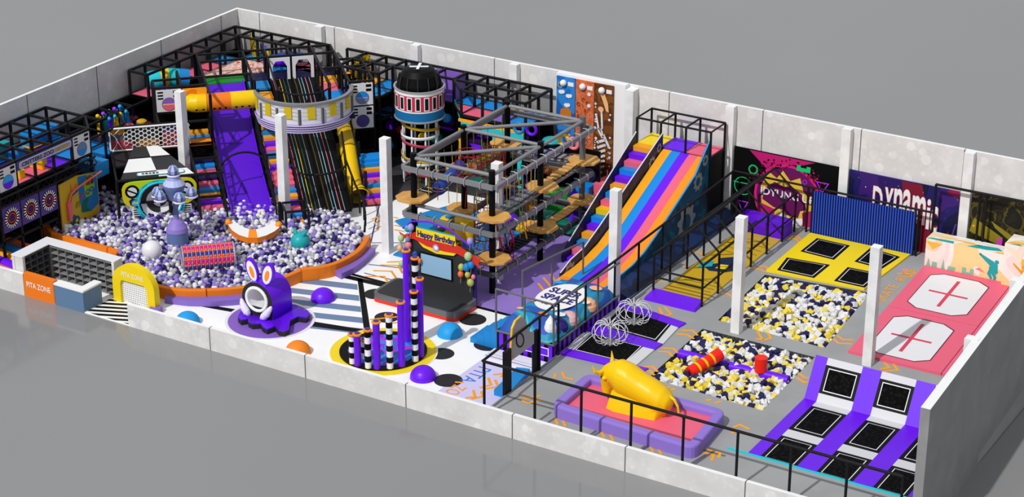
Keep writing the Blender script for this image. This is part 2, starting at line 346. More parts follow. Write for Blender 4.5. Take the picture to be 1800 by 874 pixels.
P_ = Plane((p0_.x,p0_.y,PZ), (0,1,0), (-1,0,0), ch); P_.text('SKATE', 0, 0, .5, 'chev', .01, 2.0); P_.text('RUN', 2.55, 0, .5, 'chev', .01, 1.4)
ch.build('floor_marking', PLAT)
# ============================================================ trampoline hall (right)
def px(z, *uv): return [at(u, v, z=z) for u, v in uv]
def xy(z, *uv): return [tuple(at(u, v, z=z).to_2d()) for u, v in uv]
def bed_on(mb, q, z, d=.12, lw=.05):
    """black woven bed with a thin white frame line; q = four corners on a horizontal pad"""
    mb.slab(q, z, z+.012, 'bedblack'); mb.slab(inset(q, d), z+.012, z+.017, 'white'); mb.slab(inset(q, d+lw), z+.017, z+.022, 'weave')
# yellow court with four beds
court = empty('trampoline_court', (18.7, 21.4, PZ), 'yellow padded trampoline court with four black beds in front of the blue slatted wall', 'trampoline')
yq = xy(PZ, (1346,478), (1519,511), (1600,450), (1424,412))
b = MB(); b.slab(yq, PZ+.002, PZ+.09, 'yellow'); b.build('pad', court, .02)
for q in [((1436,419),(1494,432),(1466,457),(1407,442)), ((1530,436),(1582,452),(1550,473),(1502,460)), ((1383,453),(1459,466),(1431,489),(1366,475)), ((1490,470),(1550,482),(1520,506),(1466,494))]:
    b = MB(); bed_on(b, [q_ for q_ in xy(PZ+.09, *q)], PZ+.09, .14, .035); b.build('trampoline_bed', court)
# pink mats
def clip(P, f):
    P = [Vector(q) for q in P]; o = []
    for i in range(len(P)):
        a, c = P[i-1], P[i]; fa_, fc = f(a), f(c)
        if (fa_ >= 0) != (fc >= 0): o.append(a+(c-a)*(fa_/(fa_-fc)))
        if fc >= 0: o.append(c)
    return o
inwall = lambda q: 30.5-1.35*(q[1]-.2)/24.55-q[0]
PK = [at(u, v, z=.55).to_2d() for u, v in ((1490,617),(1769,684+12),(1860,520),(1625,466))]
def lerp2(a, b_, t): return a+(b_-a)*t
def bil(P, s, t): return lerp2(lerp2(P[0], P[1], s), lerp2(P[3], P[2], s), t)
P0, P3 = PK[0], PK[3]; e0, e1 = Vector((31.0, P0.y+.1)), Vector((30.6, P3.y+.1))
PKQ = [P0, P0+Vector((8.2, .1)), P3+Vector((8.2, .1)), P3]
lab = ['left front pink landing mat, its white octagon crossed by the column shadow', 'right front pink landing mat partly hidden by the right wall', 'right rear pink landing mat beside the right wall and the painted blocks', 'left rear pink landing mat against the painted blocks, its whole plus sign showing']
for k, (s0, t0) in enumerate([(0,0), (.5,0), (.5,.5), (0,.5)]):
    c = [bil(PKQ, s0+.002, t0+.002), bil(PKQ, s0+.498, t0+.002), bil(PKQ, s0+.498, t0+.498), bil(PKQ, s0+.002, t0+.498)]
    ctr = bil(PKQ, s0+.25, t0+.25); e = empty('landing_mat', (ctr.x, ctr.y, PZ), lab[k], 'mat', 'pink landing mats')
    b = MB(); b.slab(clip(c, inwall), PZ+.002, .56, 'pink'); b.build('pad', e, .015)
    b = MB(); o = [(.17,.12),(.28,.07),(.78,.07),(.87,.16),(.87,.80),(.76,.90),(.28,.90),(.17,.80)]
    o = [(.14,.17),(.27,.08),(.68,.08),(.82,.17),(.82,.82),(.68,.90),(.27,.90),(.14,.82)]
    F = lambda s_, t_: bil(c, s_, t_)
    op = [tuple(F(s_, t_)) for s_, t_ in o]; b.slab(clip(op, inwall), .56, .572, 'maroon'); b.slab(clip([tuple(F(.5+(s_-.5)*.97, .495+(t_-.5)*.97)) for s_, t_ in o], inwall), .572, .578, 'white2'); b.build('landing_surface', e)
    b = MB(); b.slab(clip([F(.46,.2), F(.50,.2), F(.50,.8), F(.46,.8)], inwall), .578, .584, 'plusred'); b.slab(clip([F(.26,.47), F(.70,.47), F(.70,.5), F(.26,.5)], inwall), .584, .588, 'plusred'); b.build('plus_sign', e)

# two beds with violet strips beside the fence
tr = empty('trampoline_strip', (14.2, 9.3, PZ), 'pair of black trampoline beds between violet pads beneath the wire spinners', 'trampoline')
b = MB()
for z_, q in [('purple', ((985,624),(997,615),(1140,650),(1127,657))), ('purple', ((1024,583),(1042,571),(1165,607),(1150,617))), ('purple', ((1081,540),(1092,531),(1206,570),(1192,578)))]: b.slab(xy(PZ, *q), PZ+.002, PZ+.07, z_)
for q in [((997,615),(1024,583),(1042,587),(1008,618)), ((1097,640),(1130,612),(1150,617),(1115,647)), ((1042,571),(1081,540),(1092,543),(1058,575)), ((1155,603),(1180,573),(1192,578),(1165,607))]: b.slab(xy(PZ, *q), PZ+.001, PZ+.06, 'padgrey')
b.build('pad', tr)
for q in [((1003,617),(1041,585),(1135,609),(1102,641)), ((1059,575),(1094,541),(1184,569),(1155,602))]:
    b = MB(); bed_on(b, xy(PZ+.03, *q), PZ+.04, .14, .035); b.build('trampoline_bed', tr)

# long lanes with steep wall beds, lower right
ln = empty('trampoline_lane', (26.4, 5.5, PZ), 'violet and grey trampoline lanes rising to steep wall beds beside the right wall', 'trampoline')
Y0, YK, YT, ZT = 2.95, 8.15, 9.1, 2.05
xs = [22.98, 23.5, 25.0, 25.8, 27.25, 28.05, 29.4, 29.95]
b = MB()
def lane(mb, xa, xb, ya, yb, z0, z1, mat): mb.slab([(xa,ya),(xb,ya),(xb,yb),(xa,yb)], z0, z1, mat)
dv = Vector((0, YT-YK, ZT-.5)); dvl = dv.length; dn = dv.normalized(); nn = Vector((0, -dn.z, dn.y))
def ramp_slab(mb, xa, xb, t0, t1, h0, h1, mat):
    P = lambda x, t, h: Vector((x, YK, .5))+dv*t+nn*h
    mb.hexa([P(xa,t0,h0), P(xb,t0,h0), P(xb,t1,h0), P(xa,t1,h0)], [P(xa,t0,h1), P(xb,t0,h1), P(xb,t1,h1), P(xa,t1,h1)], mat)
for i in (0, 2, 4, 6):
    lane(b, xs[i], xs[i+1], Y0, YK, PZ+.002, .52, 'purple'); ramp_slab(b, xs[i], xs[i+1], 0, 1, -.06, .02, 'purple')
for i in (1, 3, 5):
    for ya, yb in ((5.45-.0, 5.15), (YK-.42, YK)) : lane(b, xs[i], xs[i+1], min(ya,yb)-.28*(ya > yb), max(ya,yb), PZ+.001, .51, 'padgrey')
    ramp_slab(b, xs[i], xs[i+1], 0, .2, -.06, .012, 'padgrey'); ramp_slab(b, xs[i], xs[i+1], .84, 1, -.06, .012, 'padgrey'); ramp_slab(b, xs[i], xs[i+1], .2, .84, -.06, .004, 'bedblack')
b.build('pad', ln)
b = MB(); b.prism([(xs[0]-.0, YK, PZ), (xs[0], 9.5, PZ), (xs[0], YT+.05, ZT-.06)], (xs[-1]-xs[0], 0, 0), 'platgrey'); b.build('ramp_support', ln)
for i in (1, 3, 5):
    b = MB(); xa, xb = xs[i], xs[i+1]; lane(b, xa, xb, Y0+.03, 4.85, .5, .512, 'bedblack'); lane(b, xa+.16, xb-.16, Y0+.03, 4.69, .512, .517, 'white'); lane(b, xa+.195, xb-.195, Y0+.03, 4.655, .517, .522, 'weave'); b.build('trampoline_bed', ln)
    b = MB(); bed_on(b, [(xa,5.48),(xb,5.48),(xb,YK-.44),(xa,YK-.44)], .5, .16, .035); b.build('trampoline_bed', ln)
    b = MB(); xa, xb = xs[i], xs[i+1]; ramp_slab(b, xa+.14, xb-.14, .26, .78, .006, .012, 'white'); ramp_slab(b, xa+.175, xb-.175, .28, .76, .012, .018, 'weave'); b.build('wall_bed', ln)
b = MB(); b.bar((22.1, 2.93, .47), (29.95, 2.93, .47), .07, .06, 'cyan'); tag(b.build('light_strip'), 'thin cyan strip along the front edge of the violet trampoline lanes', 'light strip')

# foam cubes
def cube_at(mb, c, s, col, R):
    vs = [(Vector(q)*s/2) for q in ((-1,-1,-1),(1,-1,-1),(1,1,-1),(-1,1,-1),(-1,-1,1),(1,-1,1),(1,1,1),(-1,1,1))]
    mb.add([R @ q+Vector(c) for q in vs], [[3,2,1,0],[4,5,6,7],[0,1,5,4],[1,2,6,5],[2,3,7,6],[3,0,4,7]], col)
cubeset = []
for pi, P_ in ((2, PIT2), (1, PIT1)):
    nx, ny = 24, 25
    for j in range(ny):
        for i in range(nx):
            s_, t_ = (i+.5+rnd.uniform(-.35,.35))/nx, (j+.5+rnd.uniform(-.35,.35))/ny
            s_ = min(max(s_, .035), .965); t_ = min(max(t_, .035), .965); c = bil(P_, s_, t_)
            edge = min(s_, 1-s_, t_, 1-t_); z = .22+.15*min(1, edge*5)+rnd.uniform(-.12, .12)
            if pi == 2 and abs(c.y-8.75) < .3: z -= .1
            cubeset.append((pi, c.x, c.y, z, rnd.uniform(.19,.28), rnd.choices(['cubewhite','yellow2','navy2','cream2'], [42,25,28,5])[0], [rnd.uniform(0, 1.5) for _ in range(3)]))
from mathutils import Euler
near = [c for c in cubeset if c[0] == 2]; near.sort(key=lambda c: c[2]); ind = near[:300]; rest = near[300:]+[c for c in cubeset if c[0] == 1]
names = dict(cubewhite='white', yellow2='yellow', navy2='navy blue', cream2='cream')
proto = {}
for k, nm in names.items():
    b = MB(); cube_at(b, (0,0,0), 1, k, Matrix.Identity(3)); o = b.build('foam_cube', None, .1); proto[k] = o
    me = o.data; used = False
    for (pi, x, y, z, s_, col, r) in [c for c in ind if c[5] == k]:
        c = proto[k] if not used else proto[k].copy()
        if used: C.objects.link(c)
        used = True; c.location = (x, y, z); c.scale = (s_*rnd.uniform(.85,1.1), s_*rnd.uniform(.85,1.1), s_); c.rotation_euler = r
        tag(c, nm+' foam cube in the front part of the pit crossed by the violet beam', 'foam cube', nm+' foam cubes by the violet beam')
b = MB()
for (pi, x, y, z, s_, col, r) in rest: cube_at(b, (x,y,z), s_, col, Euler(r).to_matrix())
tag(b.build('foam_cubes', None, .035), 'white, yellow and navy foam cubes heaped in the rear pit and along the back of the front pit', 'foam cubes', kind='stuff')
b = MB(); b.tube([at(1194,622,z=.4), at(1290,646,z=.4), at(1386,669,z=.4)], .21, 'purple', 14); tag(b.build('balance_beam'), 'violet padded beam lying across the front foam cube pit', 'beam')
e = empty('jousting_log', tuple(at(1240,642,z=.7)), 'red padded log with yellow bands leaning over the violet beam', 'log')
a_, c_ = at(1212,656,z=.5), at(1266,622,z=.95)
b = MB(); P_ = [a_+(c_-a_)*t for t in (0,.22,.28,.45,.51,.68,.74,1)]; b.tube(P_, .27, 'scarlet', 12, mats=['scarlet','gold','scarlet','gold','scarlet','gold','scarlet']); b.build('padding', e)
b = MB(); a_ = at(1337,652,z=.55); b.tube([a_, a_+Vector((0,0,.62))], .27, 'scarlet', 14); tag(b.build('foam_cylinder'), 'upright red foam cylinder standing in the front foam cube pit', 'cylinder')

# mechanical bull in its inflatable ring
e = empty('bull_ride_mat', (17.9, 3.3, PZ), 'pink mat with rounded lavender rim around the gold bull', 'mat')
OU = [(14.5,2.0),(21.35,1.5),(21.25,5.0),(14.75,4.95)]
OU = [tuple(at(u,v,z=.95).to_2d()) for u, v in ((967,712),(1222,790),(1279,722),(1032,655))]
IN = inset(OU, .42)
b = MB(); b.slab(inset(OU, .25), PZ+.001, .72, 'pink'); b.build('base_mat', e)
def rounded(q, r, n=5):
    o = []
    for i in range(4):
        a, p_, c = Vector(q[i-1]), Vector(q[i]), Vector(q[(i+1) % 4]); u = (a-p_).normalized(); v = (c-p_).normalized()
        for k in range(n+1):
            t = k/n; s0 = p_+u*r; s1 = p_+v*r; o.append(tuple((s0*(1-t)+p_*t)*(1-t)+(p_*(1-t)+s1*t)*t))
    return o
b = MB(); ro, ri = rounded(OU, .55), rounded(IN, .12); n = len(ro)
vs = [(x,y,PZ) for x,y in ro]+[(x,y,.98) for x,y in ro]+[(x,y,.98) for x,y in ri]+[(x,y,PZ+.01) for x,y in ri]
fs = []
for i in range(n):
    j = (i+1) % n; fs += [[i,j,n+j,n+i],[n+i,n+j,2*n+j,2*n+i],[2*n+i,2*n+j,3*n+j,3*n+i]]
b.add(vs, fs, 'violet2'); b.build('rim', e, .09)
bull = empty('mechanical_bull', (17.6, 3.4, .72), 'glossy gold mechanical bull on the pink mat, head lowered to the left', 'bull ride')
bull.scale = (.87, 1.08, .94)
def loft(mb, secs, mat, n=20):
    """sections (centre, half-width across y, half-height, tilt vector) joined into one skin"""
    rings = []
    for c, ry, rz, up in secs:
        up = Vector(up).normalized(); rings += [Vector(c)+Vector((0,1,0))*ry*math.cos(2*PI*j/n)+up*rz*math.sin(2*PI*j/n) for j in range(n)]
    k = len(secs); mb.add(rings, [[i*n+j, i*n+(j+1) % n, (i+1)*n+(j+1) % n, (i+1)*n+j] for i in range(k-1) for j in range(n)]+[list(range(n))[::-1], [(k-1)*n+j for j in range(n)]], mat, True)
BX, BY = 16.0, 3.55
def bp(x, z): return (BX+x, BY, z)
b = MB()
loft(b, [(bp(3.62,1.25),.12,.2,(.3,0,1)),(bp(3.5,1.3),.38,.42,(.2,0,1)),(bp(3.2,1.42),.52,.56,(.1,0,1)),(bp(2.7,1.58),.56,.62,(.1,0,1)),(bp(2.1,1.74),.56,.66,(.05,0,1)),(bp(1.5,1.92),.60,.76,(0,0,1)),(bp(1.05,2.0),.58,.78,(-.1,0,1)),(bp(.7,2.02),.46,.62,(-.3,0,1)),(bp(.45,2.02),.38,.45,(-.5,0,1)),(bp(.25,1.98),.30,.34,(-.6,0,1)),(bp(.1,1.9),.2,.2,(-.7,0,1))], 'gold')
loft(b, [(bp(.6,2.32),.2,.2,(1,0,.2)),(bp(.5,2.2),.4,.42,(1,0,.2)),(bp(.42,1.85),.38,.42,(1,0,.1)),(bp(.34,1.5),.28,.32,(1,0,0)),(bp(.32,1.2),.23,.25,(1,0,0)),(bp(.34,1.02),.2,.2,(1,0,0)),(bp(.36,.98),.1,.1,(1,0,0))], 'gold', 16)
loft(b, [(bp(1.05,1.75),.4,.5,(1,0,0)),(bp(1.15,1.3),.42,.42,(1,0,0)),(bp(1.2,.85),.45,.4,(1,0,0))], 'gold', 14)
loft(b, [(bp(3.0,1.4),.48,.5,(1,0,0)),(bp(2.9,.95),.48,.5,(1,0,0)),(bp(2.9,.82),.42,.45,(1,0,0))], 'gold', 14)
o = b.build('body', bull); r = o.modifiers.new('remesh', 'REMESH'); r.mode = 'VOXEL'; r.voxel_size = .06; r.use_smooth_shade = True
s_ = o.modifiers.new('smooth', 'SMOOTH'); s_.iterations = 4
b = MB(); pts = [(.75,-.45),(1.2,-.55),(2.4,-.5),(3.2,-.42),(3.45,0),(3.2,.42),(2.0,.5),(.9,.45)]
b.hexa([(BX+x-.12, BY+y*1.25, .722) for x, y in pts], [(BX+x, BY+y*.8, 1.45) for x, y in pts], 'gold'); b.build('skirt', bull, .05)
for sy in (-1, 1):
    b = MB(); P_ = [(BX+.28, BY+sy*.26, 2.22),(BX+.2, BY+sy*.5, 2.22),(BX+.1, BY+sy*.66, 2.35),(BX+.02, BY+sy*.72, 2.62)]
    b.tube(P_, .1, 'gold', 10, radii=[.11,.1,.07,.015]); b.build('horn', bull)
    b = MB(); b.sphere((BX+.42, BY+sy*.36, 1.98), .13, 'gold', 12, .7); b.build('ear', bull)
    b = MB(); b.sphere((BX+.2, BY+sy*.3, 1.95), .045, 'dark', 8); b.build('eye', bull)
b = MB(); b.tube([(BX+3.5,BY,1.7),(BX+3.75,BY-.02,1.6),(BX+3.95,BY-.05,1.35),(BX+4.02,BY-.05,1.0)], .06, 'gold', 10, radii=[.07,.06,.05,.05]); b.build('tail', bull)

# fence round the platform
def fence(name, label, tops, posts, r=.045, zb=PZ, group='dark tubular railings', mat='pipe'):
    e = empty(name, (tops[0][0], tops[0][1], zb), label, 'railing', group)
    b = MB(); b.tube(tops, r, mat, 8); b.build('top_rail', e)
    for (x, y, z) in posts: b = MB(); b.tube([(x,y,zb),(x,y,z)], r*.95, mat, 8); b.build('post', e)
    return e
ZF = 2.85
fence('railing', 'dark railing standing behind the low front wall before the gold bull', [(12.75,.32,ZF),(30.1,.32,ZF)], [(x,.32,ZF) for x in (12.75,15.06,17.12,19.28,21.48,23.70,25.83,28.01,30.1)], .06)
fl = [(12.68,.32,ZF),(12.45,6.2,ZF-.05),(12.35,12.2,ZF-.1),(12.1,23.9,2.75)]
def fx(y): return 12.68-(y-.32)*(.58/23.6)
fence('railing', 'dark railing running back along the left edge of the platform beside the rainbow slide', fl, [(fx(y),y,2.8) for y in (4.9,6.5,8.9,11.6,13.9,16.3,18.6,21.0,23.9)], .055)
e = empty('railing', (12.1,24.0,PZ), 'dark railing along the back wall rising over the painted blocks', 'railing', 'dark tubular railings')
b = MB(); b.tube([(12.1,24.0,2.75),(22.2,24.0,2.75)], .055, 'pipe'); b.tube([(22.2,24.0,2.75),(22.2,24.0,4.15),(29.2,24.0,4.2)], .065, 'pipe'); b.build('top_rail', e)
for x in (16.0,16.25,21.5,22.2,24.3,24.6,26.6,29.0): b = MB(); b.tube([(x,24.0,PZ),(x,24.0,2.75 if x < 22 else 4.15)], .06, 'pipe'); b.build('post', e)
# blue slatted wall
e = empty('slatted_wall', (18.75,23.96,PZ), 'blue ribbed wall panel behind the yellow trampoline court', 'wall panel')
b = MB(); b.box(16.3, 23.94, PZ, 21.4, 23.98, 2.62, 'bluedark'); b.build('backing', e)

b = MB()
for k in range(40): x = 16.34+k*.127; b.box(x, 23.88, PZ, x+.06, 23.94, 2.62, 'blueslat')
b.build('slats', e)

# wire spinners
def wire(c, label, seed):
    e = empty('wire_spinner', tuple(c), label, 'wire spinner', 'bent wire spinners over the beds')
    for k in range(12):
        a = 2*PI*k/12; ca, sa = math.cos(a), math.sin(a); P_ = []
        for j in range(15):
            t = j/14; ang = -PI*.62+t*PI*1.5; R = .38
            rr = .42+R*math.cos(ang); zz = .48+.44*math.sin(ang)
            P_.append((c[0]+ca*rr*(.95), c[1]+sa*rr*.95, c[2]+zz))
        b = MB(); b.tube(P_, .02, 'panel', 6); b.build('wire_loop', e)
    b = MB(); b.tube([(c[0],c[1],c[2]+.02),(c[0],c[1],c[2]+.85)], .05, 'steel', 8); b.disc((c[0],c[1]), .3, c[2], c[2]+.03, 'steel'); b.build('hub', e)
wire(at(1114,566,z=.5), 'rear of the two bent silver wire spinners standing on the trampoline beds', 1)
wire(at(1072,602,z=.5), 'front of the two bent silver wire spinners, nearer the gold bull', 2)

# gabled obstacle cage
cg = empty('obstacle_cage', (14.35,18,PZ), 'black gabled tube cage over the long yellow mat', 'climbing cage')
ys = [13.9,15.5,17.2,18.9,20.6,22.3,23.7]; xl, xr, ze, zr = 13.12, 15.52, 2.42, 3.45
for x in (xl, xr):
    for y in ys: b = MB(); b.tube([(x,y,PZ),(x,y,ze)], .055, 'pipe'); b.build('post', cg)
b = MB()
for x in (xl, xr):
    b.tube([(x,ys[0],ze),(x,ys[-1],ze)], .055, 'pipe'); b.tube([(x,ys[0],1.3),(x,ys[-1],1.3)], .04, 'pipe')
b.tube([(14.35,ys[0],zr),(14.35,ys[-1],zr)], .06, 'pipe'); b.build('long_rail', cg)
for y in ys: b = MB(); b.tube([(xl,y,ze),(14.35,y,zr),(xr,y,ze)], .05, 'pipe'); b.build('rafter', cg)
b = MB(); b.tube([(xl,ys[0],1.32),(xr,ys[0],1.32)], .045, 'pipe'); b.tube([(xl,ys[0],1.68),(xr,ys[0],1.68)], .045, 'pipe'); b.build('crossbar', cg)
e = empty('tumble_mat', (14.35,18,PZ), 'long yellow mat with a blue print inside the black cage', 'mat')
b = MB(); b.box(13.25, 14.1, PZ+.002, 15.42, 22.4, PZ+.06, 'mustard'); b.build('mat_surface', e)
b = MB(); pl = Plane((14.35,18.3,PZ+.06), (1,0,0), (0,1,0), b)
pl.poly([(-.75,-.5),(-.2,-.9),(.5,-.7),(.95,-.1),(.7,.7),(.1,1.1),(-.45,.6),(-.2,.1)], 'dkblue'); pl.poly([(-.8,-.9),(-.3,-.4),(-.5,.2),(-.95,-.2)], 'turq', .014); pl.poly([(-.1,-.5),(.4,-.4),(.3,.1),(-.05,0)], 'yellow', .014)
for k in range(4): pl.rect(-.75+.0*k, -2.0-k*.34, .9, -1.93-k*.34, 'olive')
for k in range(5): pl.line([(-.9,1.6+k*.45),(.9,1.3+k*.5)], .05, 'olive')
b.build('print', e)
b = MB(); b.hexa([(13.0,13.2,PZ+.002),(15.55,13.2,PZ+.002),(15.5,14.05,PZ+.002),(13.1,14.05,PZ+.002)], [(13.05,13.25,.58),(15.5,13.25,.58),(15.5,14.02,.72),(13.1,14.02,.72)], 'purple')
tag(b.build('step_ramp', None, .02), 'violet padded ramp at the near end of the black cage', 'ramp')
b = MB(); b.box(13.1, 22.45, PZ+.002, 15.5, 23.55, 1.15, 'art_geo_purple'); tag(b.build('soft_block', None, .03), 'violet padded block at the far end of the black cage', 'block')

# ---- murals on the back wall
def mural(name, label, x0, x1, z1, draw, z0=.1, bg='black', y=24.55):
    e = empty(name, ((x0+x1)/2, y, z0), label, 'mural'); b = MB(); b.box(x0, y, z0, x1, y+.05, z1, bg); b.build('board', e)
    b = MB(); draw(Plane((x0, y, z0), (1,0,0), (0,0,1), b, (0,-1,0)), b); b.build('artwork', e); return e
def d1(p_, b_):
    p_.poly([(.8,3.66),(4.2,3.66),(3.6,3.42),(2.9,3.3),(1.9,2.75)], 'magenta'); p_.poly([(1.6,3.66),(3.2,3.66),(2.6,3.2),(2.1,3.0)], 'plum', .008)
    p_.disc(2.9,1.55,1.75,'plum', .006)
    p_.ring(2.9,1.55,1.62,1.75,'hotpink',.012, 30); 
    r2 = random.Random(3)
    for k in range(130):
        a = r2.uniform(.2, 2.9); q = r2.uniform(1.78, 2.35); p_.disc(2.9+q*math.cos(a)*1.05, 1.55+q*math.sin(a)*.86, .055, 'maroon' if k % 3 else 'magenta', .014, 6)
    p_.poly([(1.5,2.0),(1.9,2.75),(2.3,2.5),(2.6,2.95),(3.0,2.5),(3.5,2.75),(3.7,2.1),(4.3,1.5),(4.2,.5),(3.5,.3),(2.4,.4),(1.6,.6)], 'yellowart', .016)
    p_.poly([(1.7,1.9),(2.2,2.3),(2.7,2.15),(3.1,2.25),(3.7,1.9),(3.9,1.2),(3.2,.9),(2.2,1.0),(1.6,1.3)], 'plum', .02)
    p_.poly([(1.5,1.1),(2.3,.9),(2.2,.2),(1.5,.3)], 'magenta', .024); p_.poly([(2.5,.9),(3.2,.55),(3.9,.8),(3.6,.2),(2.7,.15)], 'white', .024)
    p_.poly([(3.7,1.0),(4.35,1.3),(4.4,.4),(3.8,.2)], 'magenta', .026); p_.poly([(2.7,1.1),(3.6,1.1),(3.5,.7),(2.9,.75)], 'plum', .028)
    p_.poly([(4.3,.1),(5.1,.1),(5.1,.7),(4.5,.5)], 'hotpink', .01)
    p_.rect(1.45,1.5,4.35,1.62,'plum',.028); p_.text('IDYUNG UP', 1.5, 1.55, .38, 'white', .034, 2.8, .02)
    p_.ring(1.05,2.7,.18,.25,'greenneon',.02); p_.ring(.55,1.75,.42,.47,'greenneon',.02, 20, .6, 5.4); p_.line([(.05,1.9),(.9,1.9)], .05, 'greenneon', .02)
    p_.rect(3.3,3.1,4.0,3.4,'greenneon',.03); p_.rect(3.5,3.3,3.8,3.42,'black',.034)
    p_.line([(4.35,2.75),(4.95,2.75),(4.65,2.25)], .05, 'neonpurple', .02, True); p_.line([(.3,.95),(.85,.95),(.6,.45)], .05, 'neonpurple', .02, True)
    p_.ring(3.75,2.6,.08,.12,'neonpurple',.03); p_.poly([(5.0,1.7),(5.4,1.75),(5.4,2.0),(5.2,2.05)], 'magenta', .02)
mural('mural', 'black mural with neon shapes and a pink crest with white lettering', 11.82, 17.25, 3.8, d1)
def d2(p_, b_):
    p_.poly([(1.4,3.66),(3.6,3.66),(2.7,1.9),(1.7,2.3)], 'glowviolet2', .006); p_.poly([(2.6,3.66),(3.6,3.66),(4.3,.9),(3.6,.3),(3.0,1.6)], 'crimdark', .008)
    p_.poly([(3.1,1.3),(3.7,1.5),(3.6,.6),(3.2,.5)], 'turqd', .012); p_.poly([(3.2,.05),(4.2,.05),(4.1,.8),(3.6,.5)], 'crimdark', .013)
    p_.poly([(4.7,.1),(5.4,.1),(5.35,1.6),(5.2,1.2),(5.0,1.7)], 'crimdark', .01)
    for k, ch_ in enumerate('Dynamic'):
        w_ = [.5,.42,.42,.42,.66,.17,.36][k]; x_ = [1.25,1.83,2.29,2.73,3.2,3.92,4.13][k]; zt = [3.15,3.2,3.25,3.3,3.1,3.05,2.75][k]; zb = [1.75,1.9,1.95,2.0,1.7,1.55,1.35][k]
        p_.text(ch_, x_-.03, zb-.03, zt-zb+.06, 'crimson', .02, w_+.06, .05); p_.text(ch_, x_, zb, zt-zb, 'white', .03, w_, .02)
    r2 = random.Random(5)
    for k in range(24): p_.disc(r2.uniform(.3,5.5), r2.uniform(1.5,3.5), r2.uniform(.012,.03), r2.choice(['sky','white','hotpink']), .016, 6)
    p_.line([(4.6,.6),(4.9,1.3),(5.2,1.4),(5.35,2.1)], .08, 'dviolet', .016); p_.line([(1.0,1.9),(1.4,2.4),(1.2,2.9)], .05, 'hotpink', .016)
mural('mural', 'dark blue and crimson mural with tall white letters behind the blue slatted wall', 17.76, 23.15, 3.8, d2, bg='art_galaxy')
def d3(p_, b_):
    for pts, c_ in [([(.0,1.9),(.2,2.6),(1.6,1.9),(1.5,1.5)],'olive'), ([(1.0,2.6),(2.2,2.0),(2.3,1.6),(1.2,2.3)],'olive'), ([(.5,1.4),(1.3,1.1),(2.1,.9),(2.0,.5),(1.0,.7)],'olive'), ([(.1,.1),(1.4,.3),(2.0,.2),(1.8,.7),(.2,.6)],'mustard')]: p_.poly(pts, c_, .008)
    p_.ring(.5,.95,.17,.2,'mustard',.014); p_.rect(1.35,1.5,1.6,1.85,'neonpink',.016); p_.disc(1.25,.95,.1,'white',.016,10,.05); p_.line([(2.1,1.2),(2.6,1.15)], .06, 'cream', .016); p_.line([(2.2,1.9),(2.6,1.4)], .06, 'amber', .016)
    for a_, c_ in [((2.3,1.9),.1),((2.2,1.1),.12),((.1,1.3),.06),((.2,2.2),.06)]: p_.disc(*a_, c_, 'amber', .014, 10)
    p_.poly([(2.9,1.2),(3.3,1.9),(3.8,1.7),(4.3,.9),(3.9,.4),(3.4,.5)], 'orchid', .016); p_.poly([(3.2,2.9),(3.5,2.9),(3.4,2.2)], 'orchid', .016); p_.poly([(4.3,2.6),(5.0,2.4),(5.0,.6),(4.5,1.2)], 'rust', .012)
mural('mural', 'black mural with olive beams and a large orchid pink splash at the right', 23.75, 29.1, 3.95, d3, bg='art_city')

# painted soft blocks
def pastel_block(label, x0, x1, y0, y1, z1, fig):
    e = empty('painted_block', ((x0+x1)/2, (y0+y1)/2, PZ), label, 'block'); b = MB(); b.box(x0, y0, PZ, x1, y1, z1, 'art_pastel'); b.build('block_body', e, .02)
    b = MB(); p_ = Plane((x0, y0, PZ), (1,0,0), (0,0,1), b, (0,-1,0)); q_ = Plane((x0, y0, z1), (1,0,0), (0,1,0), b); fig(p_, q_); b.build('artwork', e)
def jumper(p_, x, z, s, c_, flip=1):
    f = flip
    P_ = lambda *a: [(x+f*u*s, z+v*s) for u, v in a]
    p_.disc(x+f*.42*s, z+1.12*s, .13*s, c_, .012, 14)
    p_.poly(P_((.25,1.08),(.5,.95),(.5,.6),(.35,.42),(.02,.45),(-.02,.75)), c_, .013); p_.poly(P_((.28,1.1),(.02,.82),(-.62,1.35),(-.55,1.45)), c_, .014); p_.disc(x-f*.6*s, z+1.42*s, .07*s, c_, .014, 10)
    p_.poly(P_((.42,.9),(.55,.5),(.4,.3),(.35,.6)), c_, .015); p_.poly(P_((.0,.6),(-.1,.3),(.12,0),(.25,.05),(.12,.35),(.3,.5)), c_, .016); p_.poly(P_((.3,.5),(.48,.2),(.42,-.15),(.3,-.15),(.3,.15),(.1,.4)), c_, .017)
def leaper(p_, x, z, s, c_):
    P_ = lambda *a: [(x+u*s, z+v*s) for u, v in a]
    p_.disc(x, z+1.0*s, .1*s, c_, .012, 12); p_.poly(P_((-.12,.85),(.12,.85),(.1,.35),(-.06,.35)), c_, .013); p_.poly(P_((-.1,.85),(-.5,1.15),(-.5,1.05),(-.1,.68)), c_, .014); p_.poly(P_((.1,.85),(.7,.8),(.7,.7),(.1,.68)), c_, .014)
    p_.poly(P_((-.06,.4),(-.12,.0),(.0,-.15),(.04,0),(.06,.35)), c_, .015); p_.poly(P_((.02,.4),(.3,.15),(.25,.0),(.1,.1),(-.04,.3)), c_, .016)
